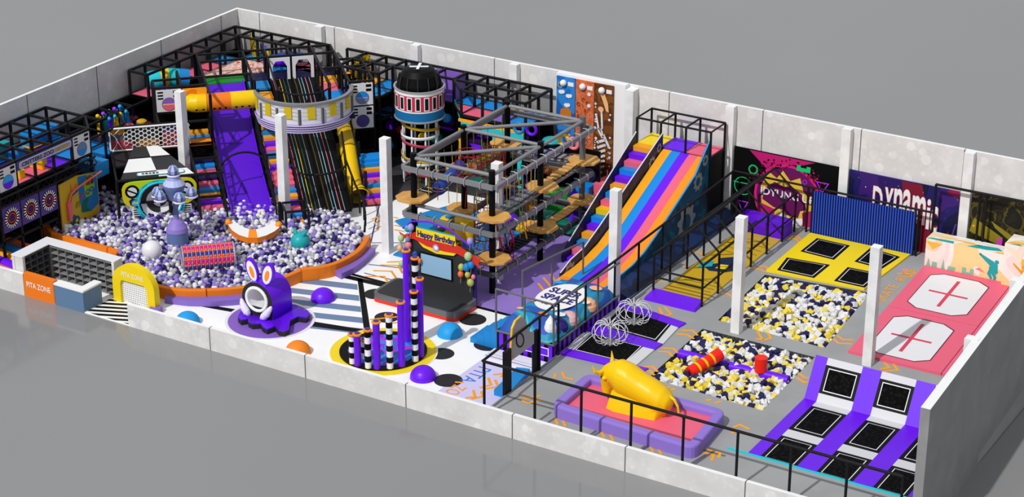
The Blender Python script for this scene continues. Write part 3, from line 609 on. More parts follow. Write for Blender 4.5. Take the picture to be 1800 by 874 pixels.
def fA(p_, q_):
    for pts, c_ in [([(0,1.3),(.8,1.3),(.35,.95)],'amber2'), ([(.1,.1),(.2,.5),(.3,.1)],'sage'), ([(.35,.05),(.38,.35),(.6,.35),(.62,.05)],'sage'), ([(.8,.05),(.9,.6),(1.0,.05)],'sage'), ([(1.1,.05),(1.15,.3),(1.5,.3),(1.45,.0)],'sage'), ([(1.8,.0),(1.8,.4),(2.0,.4),(2.0,.2),(2.15,.2),(2.2,.42),(2.35,.4),(2.35,0)],'sage')]: p_.poly(pts, c_, .008)
    jumper(p_, 3.05, .12, .78, 'turq'); leaper(p_, 4.1, .12, .85, 'orange'); p_.poly([(2.4,.45),(2.9,.35),(2.6,.55)], 'rose', .01)
    for pts, c_ in [([(0,.05),(1.3,.05),(1.2,.3),(.2,.2)],'turq'), ([(.3,.55),(2.5,.4),(2.0,.6)],'amber2'), ([(1.9,.1),(2.8,.15),(3.5,.35),(3.2,.6),(2.3,.5)],'turq'), ([(3.2,.05),(4.2,.05),(4.2,.3),(3.3,.2)],'amber2'), ([(1.0,.75),(4.0,.75),(4.0,.95),(1.0,.95)],'white')]: q_.poly(pts, c_, .008)
def fB(p_, q_):
    p_.poly([(0,2.0),(.9,1.9),(.8,1.2)], 'cream', .008); p_.poly([(.8,1.5),(1.8,1.9),(1.7,.8),(.9,.9)], 'amber2', .007); leaper(p_, .95, .2, .95, 'amber'); jumper(p_, 2.0, .3, .9, 'hotpink', -1); leaper(p_, 2.9, .3, .9, 'orange')
    for pts, c_ in [([(0,.1),(1.0,.2),(2.2,.05),(1.4,.5),(.3,.4)],'amber2'), ([(.2,.05),(.8,.05),(.6,.2)],'turq'), ([(1.6,.3),(3.0,.2),(3.0,.45),(2.0,.5)],'hotpink'), ([(.5,.7),(3.2,.6),(3.2,.95),(.4,.95)],'white')]: q_.poly(pts, c_, .008)
pastel_block('lower painted foam block with a teal jumping figure behind the pink mats', 22.28, 26.0, 23.05, 24.0, 1.85, fA)
pastel_block('taller painted foam block with yellow splashes beside the right wall', 26.02, 29.0, 22.75, 24.0, 2.55, fB)
# ============================================================ middle zone
# floor colours and markings
fm = MB(); fz = FZ+.004
fm.slab([(-.4,9.35),(9.2,9.35),(9.2,9.55),(-.4,9.55)], FZ, fz+.004, 'black')
fm.slab([(2.6,9.55),(9.0,9.55),(8.4,18.5),(2.6,18.5)], FZ, fz, 'violetfloor'); fm.slab([(2.6,18.5),(8.2,18.4),(8.2,18.6),(2.6,18.7)], FZ, fz+.004, 'black'); fm.slab([(2.6,18.7),(7.6,18.6),(7.6,22.5),(2.6,22.5)], FZ, fz, 'teal')
fm.slab([(9.6,.2),(12.5,.2),(12.3,5.2),(9.6,5.2)], FZ, fz, 'lilac')
st = [tuple(at(u,v,z=FZ).to_2d()) for u, v in ((500,480),(628,489),(642,586),(500,562))]
fm.slab(st, FZ, FZ+.002, 'floorwhite')
for k in range(5):   # slate stripes
    v0 = 492+k*19.5; fm.slab([tuple(at(u,v,z=FZ).to_2d()) for u, v in ((505,v0-6),(628+k*3,v0+8),(629+k*3,v0+18),(505,v0+3))], FZ, fz, 'slate')
fm.slab([tuple(at(u,v,z=FZ).to_2d()) for u, v in ((628,489),(637,490),(652,585),(640,583))], FZ, fz+.003, 'black')
fm.slab([tuple(at(u,v,z=FZ).to_2d()) for u, v in ((336,536),(345,533),(642,580),(642,587),(548,574))], FZ, fz+.003, 'black')
fm.slab([tuple(at(u,v,z=FZ).to_2d()) for u, v in ((608,483),(714,508),(712,514),(604,489))], FZ, fz+.003, 'black')
for u, v, r in [(661,517,.56),(831,562,.6),(680,558,.55),(778,550,.55),(858,606,.62),(776,622,.55),(788,669,.6)]:
    c = at(u,v,z=FZ); fm.disc(c, r, FZ, fz+.001, 'charcoal', 28)
for c in [[(641,486),(675,486),(683,498)],[(656,476),(688,477),(697,490)],[(668,466),(700,467),(708,481)],[(680,461),(705,460)],[(653,386),(666,380)],[(657,394),(668,388)],[(660,403),(669,398)],[(692,382),(700,384)],[(693,390),(703,392)],[(693,396),(708,399)],[(693,404),(711,407)],
          [(946,498),(960,516)],[(955,488),(970,506)],[(966,480),(979,498)],[(650,562),(700,557)],[(680,570),(705,566)],[(800,672),(815,673)]]:
    fm.stroke([at(u,v,z=fz) for u, v in c], .11, (0,0,1), 'chev', .006)
for c in [[(818,700),(835,698),(832,686)],[(828,702),(849,697),(846,688)],[(843,682),(863,677),(858,664)],[(853,684),(876,680),(870,668)],[(867,659),(885,657)],[(880,663),(890,655)]]:
    fm.stroke([at(u,v,z=fz+.002) for u, v in c], .12, (0,0,1), 'chev', .006)
for c in [[(640,365),(670,345)],[(670,345),(652,425)],[(640,427),(710,427)],[(648,465),(712,472)],[(640,480),(705,496),(715,490)],[(716,344),(700,336)]]:
    fm.stroke([at(u,v,z=fz) for u, v in c], .07, (0,0,1), 'dviolet', .005)
fm.build('floor_marking', FLOOR)
wt = MB(); pl = Plane((9.85,4.55,fz), (0,-1,0), (1,0,0), wt); pl.text('PITA', 0, 0, .62, 'blue3', .006, 1.5); pl.text('ZONE', 1.9, 0, .62, 'chev', .006, 1.6)
wt.build('floor_lettering', FLOOR)
b = MB(); b.box(9.65,5.2,FZ,12.2,6.1,.2,'white2'); b.box(9.65,5.32,.2,12.2,5.36,.204,'dviolet'); b.box(9.65,5.55,.2,12.2,5.58,.204,'lavender'); tag(b.build('entry_step', None, .01), 'low white step with violet lines in front of the striped airbag base', 'step')
b = MB(); P_ = [tuple(at(u,v,z=FZ).to_2d()) for u, v in ((868,695),(893,702),(932,658),(908,655))]; b.slab(P_, FZ, .3, 'blue4'); tag(b.build('step_block', None, .02), 'blue padded step beside the dark doorway with yellow edging', 'step')

# airbag landing under the rainbow slide
ab = empty('landing_airbag', (11.05,9.05,0), 'puffy blue landing airbag with printed letters at the foot of the rainbow slide', 'airbag')
b = MB(); X0, X1, Y0_, Y1_ = 9.7, 12.42, 6.2, 11.9
b.box(X0,Y0_,FZ,X1,Y1_,1.0,'black')
for k in range(7): x = X0+.12+k*.4; b.box(x, Y0_-.008, FZ, x+.2, Y0_, .98, 'purple')
for k in range(14): y = Y0_+.1+k*.41; b.box(X1, y, .45, X1+.008, y+.2, .98, 'purple')
b.box(X0+1.35, Y0_-.016, .42, X0+2.55, Y0_-.008, .8, 'white'); b.box(X0+1.39, Y0_-.022, .46, X0+2.51, Y0_-.014, .76, 'purple'); b.build('base', ab)
b = MB(); nx, ny = 14, 20; g_ = []
for j in range(ny+1):
    for i in range(nx+1):
        s_, t_ = i/nx, j/ny; ex = min(s_, 1-s_)*2; ey = min(t_, 1-t_)*2; h = .62*(1-(1-min(1,ex*2.8))**2)**.5*(1-(1-min(1,ey*3.6))**2)**.5
        h *= 1-.10*math.exp(-((s_-.78)/.03)**2)-.08*math.exp(-((t_-.25)/.03)**2)-.08*abs(math.sin(t_*PI*4))*(s_ > .75)
        g_.append((X0+.06+(X1-X0-.12)*s_, Y0_+.06+(Y1_-Y0_-.12)*t_, 1.0+h))
b.add(g_, [[j*(nx+1)+i, j*(nx+1)+i+1, (j+1)*(nx+1)+i+1, (j+1)*(nx+1)+i] for j in range(ny) for i in range(nx)], 'art_space', True); b.build('cushion', ab)
b = MB(); zt = 1.63; pl = Plane((X0, Y0_, zt), (1,0,0), (0,1,0), b)
pl.disc(1.3,3.1,.98,'white',.012,30,1.45)

tp = Plane((X0+.62, Y0_+3.15, zt), Vector((1,-.0,0)), (0,1,0), b); tp.text('SUPER', -.05, .15, .55, 'ink', .03, 1.5, .03); tp.text('SPACE', -.05, -.55, .55, 'ink', .03, 1.5, .03); tp.text('~ ~', .3, -1.05, .16, 'ink', .03, .8, .03)
for a_, c_, r_, m_ in [(.5,4.9,.26,'orange'),(.45,4.4,.2,'sky'),(2.15,4.7,.3,'peach'),(2.3,3.4,.3,'cream'),(.35,1.4,.2,'peach'),(1.5,1.3,.22,'orange'),(.5,2.2,.14,'coralx'),(2.15,1.6,.26,'white2')]: pl.disc(a_, c_, r_, m_, .012 if .35 < a_ < 2.2 else -.08, 16, r_*.75)

b.build('print', ab)
b = MB(); b.lathe((12.0,6.75,1.2), [(.25,0),(.26,.3),(.2,.55),(.09,.72),(.01,.85)], 'white', 16); b.build('cone_cushion', ab)
for x, y, m_, m2 in [(12.05,8.3,'rose2','grey'),(12.05,9.9,'peach','cream'),(12.0,7.5,'ink','ink')]:
    b = MB(); b.sphere((x-.05,y,1.2), .44, m_, 14, .9); b.build('bolster', ab)

b = MB(); 
for k in range(4): b.box(8.3+.345*k, 6.3, FZ, 8.3+.345*(k+1), 7.7, FZ+.24*(k+1), 'blue4')
tag(b.build('steps', None, .01), 'blue padded steps leading up to the printed airbag', 'steps')
e = empty('railing', (9.7,6.2,1), 'grey railing round the printed landing airbag', 'railing', 'grey tubular railings')
for pts in [[(9.7,6.15,2.95),(12.5,6.15,2.9),(12.45,11.9,2.6)], [(9.7,6.15,1.02),(12.5,6.15,1.02),(12.45,11.9,1.02)], [(9.7,8.3,2.95),(9.7,13.6,2.35)]]: b = MB(); b.tube(pts, .05, 'greypipe'); b.build('rail', e)
for x, y, z in [(9.7,6.15,2.95),(11.1,6.15,2.93),(12.5,6.15,2.9),(12.48,8.1,2.8),(12.46,10.0,2.7),(9.7,8.3,2.95),(9.7,10.8,2.65),(9.7,13.6,2.35)]: b = MB(); b.tube([(x,y,FZ if y > 8.2 and x < 10 else 1.0),(x,y,z)], .045, 'greypipe'); b.build('post', e)

# doorway board
dw = empty('doorway', (12.5,3.7,FZ), 'grey doorway board with yellow edging and a round top beside the blue step', 'doorway')
b = MB(); X = 12.43
o = [(915,558),(907,566),(902,577),(900,595),(899,631),(935.5,603.5),(935.5,582),(929,584),(925,575),(921,562)]
P_ = [at(u,v,x=X) for u, v in o]; b.prism(P_, (.09,0,0), 'boardgrey'); b.build('board', dw)
b = MB(); c = [(899,633),(897,620),(900,577),(905,565),(915,556)]; b.tube([at(u,v,x=X+.04) for u, v in c], .05, 'gold'); b.tube([at(898,690,x=X+.04),at(890,660,x=X+.04),at(888,640,x=X+.04),at(893,625,x=X+.04)], .05, 'gold'); b.build('edging', dw)
b = MB(); P_ = [at(914+6.5*math.cos(t*PI/8), 598+12*math.sin(t*PI/8), x=X+.1) for t in range(16)]; b.tube(P_, .03, 'black', closed=True); b.poly(P_, 'grey'); b.build('emblem', dw)
for y0, y1 in ((2.25,2.75),(4.55,4.9)):
    b = MB(); b.box(X-.02, y0, FZ, X+.1, y1, 2.35 if y0 < 3 else 2.3, 'dark'); b.build('post', dw)

# rainbow slide
sl = empty('rainbow_slide', (9.5,18,FZ), 'striped rainbow slide with padded steps coming down from a caged deck', 'slide')
prof = [(24.1,3.72),(22.75,3.72),(22.4,3.6),(17.4,1.55),(16.2,1.12),(15.0,.92),(12.3,.85)]
prof = [(22.75,3.72),(22.4,3.62),(17.4,1.5),(16.3,1.1),(15.2,.88),(14.2,.78),(12.4,.74)]
b = MB(); xs_ = [8.95,9.42,9.89,10.36,10.83,11.3]
for k, m_ in enumerate(['s_or','s_bl','s_vi','s_pk','s_or2']):
    for (ya, za), (yb, zb) in zip(prof, prof[1:]): b.add([(xs_[k],ya,za),(xs_[k+1],ya,za),(xs_[k+1],yb,zb),(xs_[k],yb,zb),(xs_[k],ya,za-.12),(xs_[k+1],ya,za-.12),(xs_[k+1],yb,zb-.12),(xs_[k],yb,zb-.12)], [[0,3,2,1],[4,5,6,7]], m_)
b.build('slide_bed', sl)
def side(x, th, yz, mat, nm, edge='white2'):
    b = MB(); b.prism([(x,y,z) for y, z in yz], (th,0,0), mat); b.build(nm, sl)
    b = MB(); b.tube([(x+th/2,y,z) for y, z in yz if z > .6], .035, edge, 6); b.build('edge_trim', sl)
side(8.82,.09,[(13.0,FZ),(22.7,FZ),(22.7,4.45),(16.6,1.85),(15.2,1.3),(13.9,1.15),(13.0,.85)],'art_deepblue','side_panel')
side(11.32,.1,[(12.2,FZ),(22.7,FZ),(22.7,4.55),(21.3,3.3),(17.4,1.6),(16.3,1.2),(15.2,.98),(12.4,.84)],'art_blue','side_panel','sky')
side(7.42,.09,[(15.6,FZ),(22.7,FZ),(22.7,4.3),(16.2,.9),(15.6,.4)],'art_deepblue','side_panel')
b = MB(); sc = ['s_vi','s_pk','s_bl','s_or','s_vi','s_bl','gold','s_pk','s_bl','s_or','s_vi','s_bl','s_pk','s_vi','s_or']
for k in range(15): y = 15.9+k*.453; z = .22+k*.25; b.box(7.52, y, FZ, 8.8, y+.46, z, sc[k])
b.build('padded_steps', sl, .01)
b = MB(); pl = Plane((11.425, 12.2, 0), (0,1,0), (0,0,1), b, (1,0,0))
def gear(p_, a, z, r, m_, hole, n=9, l=.01):
    P2 = []
    for k in range(n*4): t = 2*PI*k/(n*4); rr = r*(1.0 if k % 4 < 2 else .78); P2.append((a+rr*math.cos(t), z+rr*math.sin(t)))
    p_.poly(P2, m_, l); p_.disc(a, z, r*.45, hole, l+.006)
gear(pl, 9.3, 2.9, .48, 'gearg', 'holeb'); gear(pl, 8.2, 1.2, .95, 'gearg', 'holeb'); gear(pl, .95, .62, .6, 'gearg', 'holeb'); gear(pl, 10.0, 3.75, .3, 'gearg', 'holeb')
r2 = random.Random(11)
for k in range(26): a = r2.uniform(1.5,10); z = r2.uniform(.2, .35+.4*a*.5); h = r2.uniform(.1,.3); pl.line([(a,z),(a,z+h)], .05, 'turqd' if k % 2 else 'holeb', .008)
p2 = Plane((8.915, 13.0, 0), (0,1,0), (0,0,1), b, (1,0,0)); gear(p2, .75, .6, .55, 'gearg', 'holed'); gear(p2, 8.6, 3.3, .36, 'gearg', 'holed'); gear(p2, 9.3, 3.85, .25, 'gearg', 'holed')
for k in range(14): a = r2.uniform(2,9); p2.line([(a,.5+.3*a),(a,.75+.3*a)], .04, 'turqd', .008)
b.build('gear_print', sl)
b = MB(); b.hexa([(11.43,13.0,FZ),(12.46,13.0,FZ),(12.46,24.2,FZ),(11.43,24.2,FZ)], [(11.43,13.0,.75),(12.46,13.0,.42),(12.46,24.2,.42),(11.43,24.2,.75)], 'art_deepblue'); b.build('side_skirt', sl)
b = MB()
for x0, x1, m_ in ((7.5,8.78,'yellow'),(8.78,10.1,'s_vi'),(10.1,11.42,'s_pk')): b.box(x0+.02,22.72,3.62,x1-.02,24.2,3.76,m_)
b.build('deck_pads', sl)
b = MB(); b.box(7.5,22.8,FZ,11.42,24.2,3.6,'dark'); b.build('tower_base', sl)
for x in (7.48,8.78,10.12,11.44):
    for y in (22.7,24.22): b = MB(); b.tube([(x,y,FZ),(x,y,5.0)], .06, 'pipe'); b.build('post', sl)
b = MB()
for z in (5.0,3.66):
    b.tube([(7.48,22.7,z),(11.44,22.7,z),(11.44,24.22,z),(7.48,24.22,z)], .055, 'pipe', closed=True)
for x in (8.78,10.12): b.tube([(x,22.7,5.0),(x,24.22,5.0)], .05, 'pipe')
b.build('top_frame', sl)

# climbing walls
b = MB(); b.box(2.05,24.3,FZ,5.95,YB-.01,5.86,'white'); e = tag(b.build('climbing_wall_support'), 'tall white backing block behind the three climbing panels', 'wall block')
def cpanel(label, x0, x1, bg, draw, z0=.1, z1=5.74):
    e = empty('climbing_panel', ((x0+x1)/2, 24.2, z0), label, 'climbing wall', 'climbing panels'); b = MB(); b.box(x0+.02, 24.2, z0, x1-.02, 24.29, z1, bg); b.build('board', e)
    b = MB(); draw(Plane((x0,24.2,z0),(1,0,0),(0,0,1),b,(0,-1,0))); b.build('hold_shapes', e)
    b = MB(); b.sphere((x0+.45,24.12,5.45), .17, 'white', 12); b.build('belay_disc', e)
    b = MB(); b.box(x0+.68,24.18,5.32,x1-.1,24.2,5.52,'white'); b.build('sign_plate', e)
def c1(p_):
    for a, z in ((.3,4.85),(.72,4.7),(.62,4.2)): p_.disc(a,z,.15,'white',.04,8,.11); p_.disc(a+.12,z+.03,.1,'white',.044,8)
    p_.ring(.25,5.2,.1,.15,'mustard',.04); p_.poly([(.2,3.2),(.95,3.2),(.9,3.9),(.7,4.1),(.3,3.95)],'ochre',.04); p_.line([(.3,3.3),(.55,3.5),(.85,3.45)], .06,'cream',.05)
    for k in range(10): p_.disc(.2+.15*(k % 5), .4+.25*k, .08, ['ochre','amber','white','gearg'][k % 4], .04, 8)
def c2(p_):
    r3 = random.Random(8)
    for k in range(34): a, z = r3.uniform(.15,.9), .5+4.4*k/34; p_.ring(a,z,.06,.11,r3.choice(['rustdark','terralight','rustdark']),.03,10,r3.uniform(0,3),r3.uniform(3.2,6)); 
    for a, z, c_ in ((.8,5.0,.1),(.8,4.4,.1),(.75,3.3,.14),(.7,2.95,.12)): p_.disc(a,z,c_,'white2',.04,10)
    p_.ring(.5,2.4,.09,.17,'white2',.05); p_.line([(.6,2.95),(.85,2.7)],.05,'white2',.04)
def bone(p_, a, z, a2, z2, w): p_.line([(a,z),(a2,z2)], w, 'white2', .05); p_.disc(a,z,w*.6,'white2',.054,8); p_.disc(a2,z2,w*.6,'white2',.054,8)
def c3(p_):
    p_.poly([(.35,5.15),(.6,5.2),(.8,4.7),(.85,4.25),(.7,4.3),(.5,4.8)],'cream2x',.04); p_.disc(.4,4.35,.16,'peach',.04,12,.14)
    bone(p_,.15,4.0,.3,3.3,.1); bone(p_,.45,4.2,.5,3.4,.1); bone(p_,.25,3.3,.5,2.9,.1); bone(p_,.6,3.0,.9,2.45,.13); bone(p_,.45,3.3,.55,2.95,.09)
    for k in range(6): bone(p_,.28+.02*k,2.6-.27*k,.66-.01*k,2.78-.28*k,.14-.006*k)
    bone(p_,.15,.5,.5,1.05,.09); bone(p_,.3,.3,.75,.75,.09); bone(p_,.8,.4,.85,1.2,.06)
    r3 = random.Random(4)
    for k in range(34): a, z = r3.choice([r3.uniform(.86,.98), r3.uniform(.09,.16)]), r3.uniform(.4,4.6); p_.disc(a,z,r3.uniform(.04,.08),'white2',.05,8)
cpanel('blue climbing panel with white clouds and an orange rock', 2.1, 3.2, 'art_sky', c1)
cpanel('terracotta climbing panel with curled holds and a white ring', 3.2, 4.28, 'art_rock', c2)
cpanel('brown climbing panel with a white rib cage and bones', 4.28, 5.36, 'art_soil', c3)

# ropes course
rc = empty('ropes_course', (4.4,15.2,FZ), 'three level ropes course of black posts, grey beams and wooden landing boards', 'ropes course')
PX, PY = (2.3,6.45), (11.1,15.3,19.2)
for x in PX:
    for y in PY:
        m_ = 'greypipe' if (x > 5 and y > 18) else 'black'
        b = MB(); b.tube([(x,y,FZ),(x,y,5.95)], .145, m_, 14); b.build('post', rc)
        for zz in ((3.82,) if x < 5 and y < 12 else (3.82,1.8)):
            b = MB(); a = .62; o = [(-a,-a*.45),(-a*.45,-a),(a*.45,-a),(a,-a*.45),(a,a*.45),(a*.45,a),(-a*.45,a),(-a,a*.45)]
            dx = .1 if x > 5 else -.1
            b.slab([(x+dx+u*1.15, y+v*1.1) for u, v in o], zz-.09, zz, 'woodgrain'); b.build('landing_board', rc, .02)
loop = [(2.3,11.1),(6.45,11.1),(6.45,15.3),(6.45,19.2),(2.3,19.2),(2.3,15.3)]
def beams(zr_, zb_, off=.38, m_='steel'):
    for i in range(6):
        a, c = loop[i], loop[(i+1) % 6]
        b = MB(); b.tube([(*a,zr_),(*c,zr_)], .09, m_, 10); b.build('round_beam', rc)
        d = Vector((c[0]-a[0], c[1]-a[1])).normalized(); n_ = Vector((d.y, -d.x)); 
        b = MB(); p_ = Vector(a)+n_*off-d*(.3 if i in (0,1,3,4) else 0); q_ = Vector(c)+n_*off+d*(.3 if i in (0,2,3,5) else 0); b.bar((p_.x,p_.y,zb_),(q_.x,q_.y,zb_), .17,.21,m_); b.build('square_beam', rc)
        L = (Vector(c)-Vector(a)).length; k = 5
        for j in range(k):
            b = MB(); t = (j+.6)/k; m0 = Vector(a)+(Vector(c)-Vector(a))*t; m1 = m0+n_*off
            b.tube([(m1.x-n_.x*.2,m1.y-n_.y*.2,zb_+.18),(m1.x-n_.x*.06,m1.y-n_.y*.06,zb_+.2),(m1.x+n_.x*.11,m1.y+n_.y*.11,zb_+.15),(m1.x+n_.x*.13,m1.y+n_.y*.13,zb_-.12),(m1.x+n_.x*.04,m1.y+n_.y*.04,zb_-.2)], .026, 'lightsteel', 6); b.build('clamp_hook', rc)
beams(5.72,5.3); beams(3.45,3.05); beams(1.5,1.1,m_='greypipe')
b = MB(); b.tube([(2.3,11.2,5.74),(6.4,15.1,5.74)], .085,'steel',10); b.tube([(6.4,15.2,5.74),(2.35,15.3,5.74)],.085,'steel',10) if False else b.tube([(2.3,15.3,5.76),(6.4,15.35,5.76)],.085,'steel',10); b.tube([(2.3,15.35,5.74),(6.4,19.1,5.74)], .085,'steel',10); b.build('diagonal_brace', rc)
# hanging elements
r4 = random.Random(21)
def rope_set(a, c, z0, z1, n, cols):
    b = MB()
    for j in range(n):
        t = (j+.5)/n; q = Vector(a)+(Vector(c)-Vector(a))*t; b.tube([(q.x,q.y,z1),(q.x+r4.uniform(-.1,.1),q.y+r4.uniform(-.1,.1),z0)], .018, cols[j % len(cols)], 5)
    return b
rb = rope_set((2.3,11.1),(6.45,11.1),3.9,5.3,8,['olive','mustard','crimson']); rb.build('hanging_ropes', rc)
rope_set((6.45,11.4),(6.45,15),1.9,5.3,10,['lightsteel','violet','mustard']).build('hanging_ropes', rc)
rope_set((2.3,11.4),(2.3,19),3.7,5.3,12,['olive','mustard','lime2']).build('hanging_ropes', rc)
rope_set((2.6,15.3),(6.3,15.3),3.9,5.3,7,['crimson','olive','dark']).build('hanging_ropes', rc)
def tire(c, r, rr, m_): b = MB(); b.tube([(c[0]+r*math.cos(t*PI/8), c[1], c[2]+r*math.sin(t*PI/8)) for t in range(16)], rr, m_, 8, closed=True); b.build('swing_ring', rc)
for c, m_ in [((3.0,19.1,4.75),'blue4'),((3.7,19.1,4.8),'purple'),((5.5,19.1,4.6),'gold'),((6.0,19.1,4.55),'rose'),((6.6,19.6,2.9),'dviolet')]: tire(c,.26,.08,m_)
def basket(c, r, h, m_, n=10):
    b = MB(); k = 0
    for zz in (0,h*.5,h): b.tube(circ(c,r*(1-.12*abs(zz/h-.5)),18,c[2]+zz), .022, m_, 5, closed=True)
    for j in range(n): t = 2*PI*j/n; b.tube([(c[0]+r*.95*math.cos(t),c[1]+r*.95*math.sin(t),c[2]),(c[0]+r*math.cos(t+.3),c[1]+r*math.sin(t+.3),c[2]+h/2),(c[0]+r*.95*math.cos(t+.1),c[1]+r*.95*math.sin(t+.1),c[2]+h)], .014, m_, 5)
    for j in range(n): t = 2*PI*j/n; b.tube([(c[0]+r*.95*math.cos(t),c[1]+r*.95*math.sin(t),c[2]+h),(c[0]+r*math.cos(t-.5),c[1]+r*math.sin(t-.5),c[2])], .012, m_, 5)
    b.build('rope_basket', rc)
basket((3.9,13.2,4.6),.62,1.0,'crimson'); basket((5.3,12.3,2.6),.5,1.4,'maroon'); basket((4.4,14.6,3.9),.55,1.5,'rust'); basket((5.4,12.2,1.7),.55,.9,'crimson'); basket((4.9,11.7,.9),.75,.8,'mustard'); basket((6.0,12.6,1.0),.6,1.3,'hotpink')
def planks(a, c, n, w, m_, nm='plank_bridge', th=.06, gap=.45):
    a, c = Vector(a), Vector(c); b = MB(); d = (c-a); L = d.length; d = d/L; s_ = Vector((-d.y,d.x,0)).normalized()
    for j in range(n):
        p_ = a+d*L*(j+.5)/n; w2 = L/n*(1-gap)/2; q = [p_-d*w2-s_*w/2, p_+d*w2-s_*w/2, p_+d*w2+s_*w/2, p_-d*w2+s_*w/2]; b.hexa([v-Vector((0,0,th)) for v in q], q, m_)
    for sg in (-1,1): b.tube([a+s_*sg*w/2, (a+c)/2+s_*sg*w/2-Vector((0,0,.12)), c+s_*sg*w/2], .02, 'dark', 5)
    b.build(nm, rc)
planks((6.5,15.9,1.72),(6.5,18.5,1.72),6,.5,'woodgrain',gap=.12); planks((6.4,11.8,1.7),(6.4,14.7,1.7),10,.7,'dark'); planks((6.4,15.9,3.78),(6.3,18.6,3.78),7,.5,'woodgrain')
planks((6.3,11.7,3.78),(6.3,14.7,3.78),6,.6,'steel'); planks((2.3,11.8,3.75),(2.3,14.6,3.75),7,.8,'dark'); planks((2.3,15.9,3.75),(2.3,18.6,3.75),6,.7,'olive'); planks((3,15.3,3.75),(5.9,15.3,3.75),8,.6,'dark')
planks((3.0,19.2,3.75),(5.9,19.2,3.75),8,.6,'steel'); planks((2.9,11.1,3.0),(5.8,11.1,3.0),1,.1,'dark')
b = MB(); P_ = [(2.9,12.2,3.95),(2.8,13.2,4.1),(2.7,14.4,4.3)]; b.tube(P_, .32, 'navyblue', 10)
for k in range(10): t = k/9; b.tube(circ((2.9-.2*t,12.2+2.2*t,0),.34,10,3.95+.35*t), .02, 'mustard', 5, closed=True)
b.build('net_tunnel', rc)
for k, (c, m_) in enumerate([((6.1,11.6),'blue4'),((6.3,12.3),'navyblue'),((6.2,12.9),'scarlet'),((6.5,13.6),'gold'),((6.1,12.1),'crimson')]):
    b = MB(); b.tube([(c[0]-.1,c[1],3.1),(c[0]+.1,c[1]+.25,1.7)], .035, m_, 6); b.build('climbing_rope', rc)
# low-level soft play seen through the ropes course
rs = random.Random(33)
e = empty('soft_play_set', (3.6,13.6,FZ), 'yellow and blue padded soft play under the ropes course', 'soft play')
for nm, pts, z0, z1, m_ in [('floor_mat',[(-1.9,15.6),(-.2,14.6),(1.5,15.0),(1.2,18.6),(-.6,18.8)],FZ,.14,'blue4'),('floor_mat',[(.3,12.2),(1.9,12.2),(1.9,14.4),(.3,14.4)],FZ,.12,'blue4'),('platform_block',[(2.8,14.3),(4.9,14.3),(4.9,16.2),(2.8,16.2)],FZ,.8,'blue4')]:
    b = MB(); b.slab(pts, z0, z1, m_); b.build(nm, e, .02)
b = MB(); b.lathe((1.9,14.6,FZ), [(.55,0),(.55,1.2),(.4,1.4),(.01,1.45)], 'gold', 16); b.disc((1.9,14.6),.2,1.5,1.52,'blue4'); b.build('barrel', e)
b = MB(); b.lathe((2.9,14.4,.8), [(.55,0),(.5,.9),(.01,1.0)], 'gold', 16); b.build('yellow_dome', e)
for k in range(5): b = MB(); x, y = 3.2+.5*k, 16.4+rs.uniform(-.3,.3); b.sphere((x,y,.9+rs.uniform(-.2,.3)), .35, ['rose','turq','purple','gold','s_or'][k], 12); b.build('padded_ball', e)
for k, (x, y, h, m_) in enumerate([(3.4,17.6,1.4,'dteal'),(5.0,17.9,1.2,'dteal'),(4.2,20.8,1.2,'green'),(3.0,20.5,.9,'orange'),(5.6,20.6,.7,'purple')]): b = MB(); b.rbox((x,y), 1.1, .9, FZ, h, .2*k, m_); b.build('padded_block', e, .05)
e = empty('soft_play_set', (6.6,22.6,FZ), 'pink, yellow and violet padded blocks below the terracotta climbing panel', 'soft play')
for k, (x0, y0, x1, y1, z1, m_) in enumerate([(5.3,21.6,6.0,22.8,.6,'s_pk'),(5.9,21.2,6.5,22.2,.75,'gold'),(6.4,21.9,7.3,23.4,1.3,'s_vi'),(5.0,22.9,5.9,24.1,1.0,'s_pk'),(5.9,22.4,6.4,24.1,1.25,'s_or'),(3.9,22.5,5.0,24.1,.9,'s_bl'),(6.5,20.9,7.3,21.8,.5,'s_or'),(4.0,21.7,5.2,22.4,.55,'s_vi')]):
    b = MB(); b.box(x0,y0,FZ,x1,y1,z1,m_); b.build('padded_block', e, .08)

# lighthouse tower
LC = (-3.9, 20.9); lh = empty('lighthouse_tower', (*LC,FZ), 'round climbing tower with a red windowed drum and black dome marked with a white cross', 'tower')
for k in range(8): t = 2*PI*k/8+.1; b = MB(); b.tube([(LC[0]+.9*math.cos(t),LC[1]+.9*math.sin(t),FZ),(LC[0]+.9*math.cos(t),LC[1]+.9*math.sin(t),3.6)], .05, 'white2', 8); b.build('cage_bar', lh)
for z0, m_ in ((3.35,'mustard'),(2.6,'white2'),(2.45,'crimsonp'),(1.6,'mustard'),(1.2,'white2'),(.9,'crimsonp')):
    b = MB(); n = 28; vs = []; th = -.2; st = PI*1.05; sg = .5 if m_ != 'white2' else 0
    for j in range(n+1): t = st+(PI*1.25)*j/n; z = z0-sg*j/n; q = (math.cos(t),math.sin(t)); vs += [(LC[0]+.95*q[0],LC[1]+.95*q[1],z-.075),(LC[0]+.95*q[0],LC[1]+.95*q[1],z+.075),(LC[0]+.98*q[0],LC[1]+.98*q[1],z+.075),(LC[0]+.98*q[0],LC[1]+.98*q[1],z-.075)]
    b.add(vs, [[4*j+i, 4*(j+1)+i, 4*(j+1)+(i+1)%4, 4*j+(i+1)%4] for j in range(n) for i in range(4)], m_, True); b.build('spiral_band', lh)
b = MB(); b.lathe((*LC,0), [(.01,3.5),(1.28,3.5),(1.3,3.55),(1.24,3.6)], 'steel', 40); b.lathe((*LC,0), [(1.24,3.6),(1.24,4.05)], 'blue5', 40)
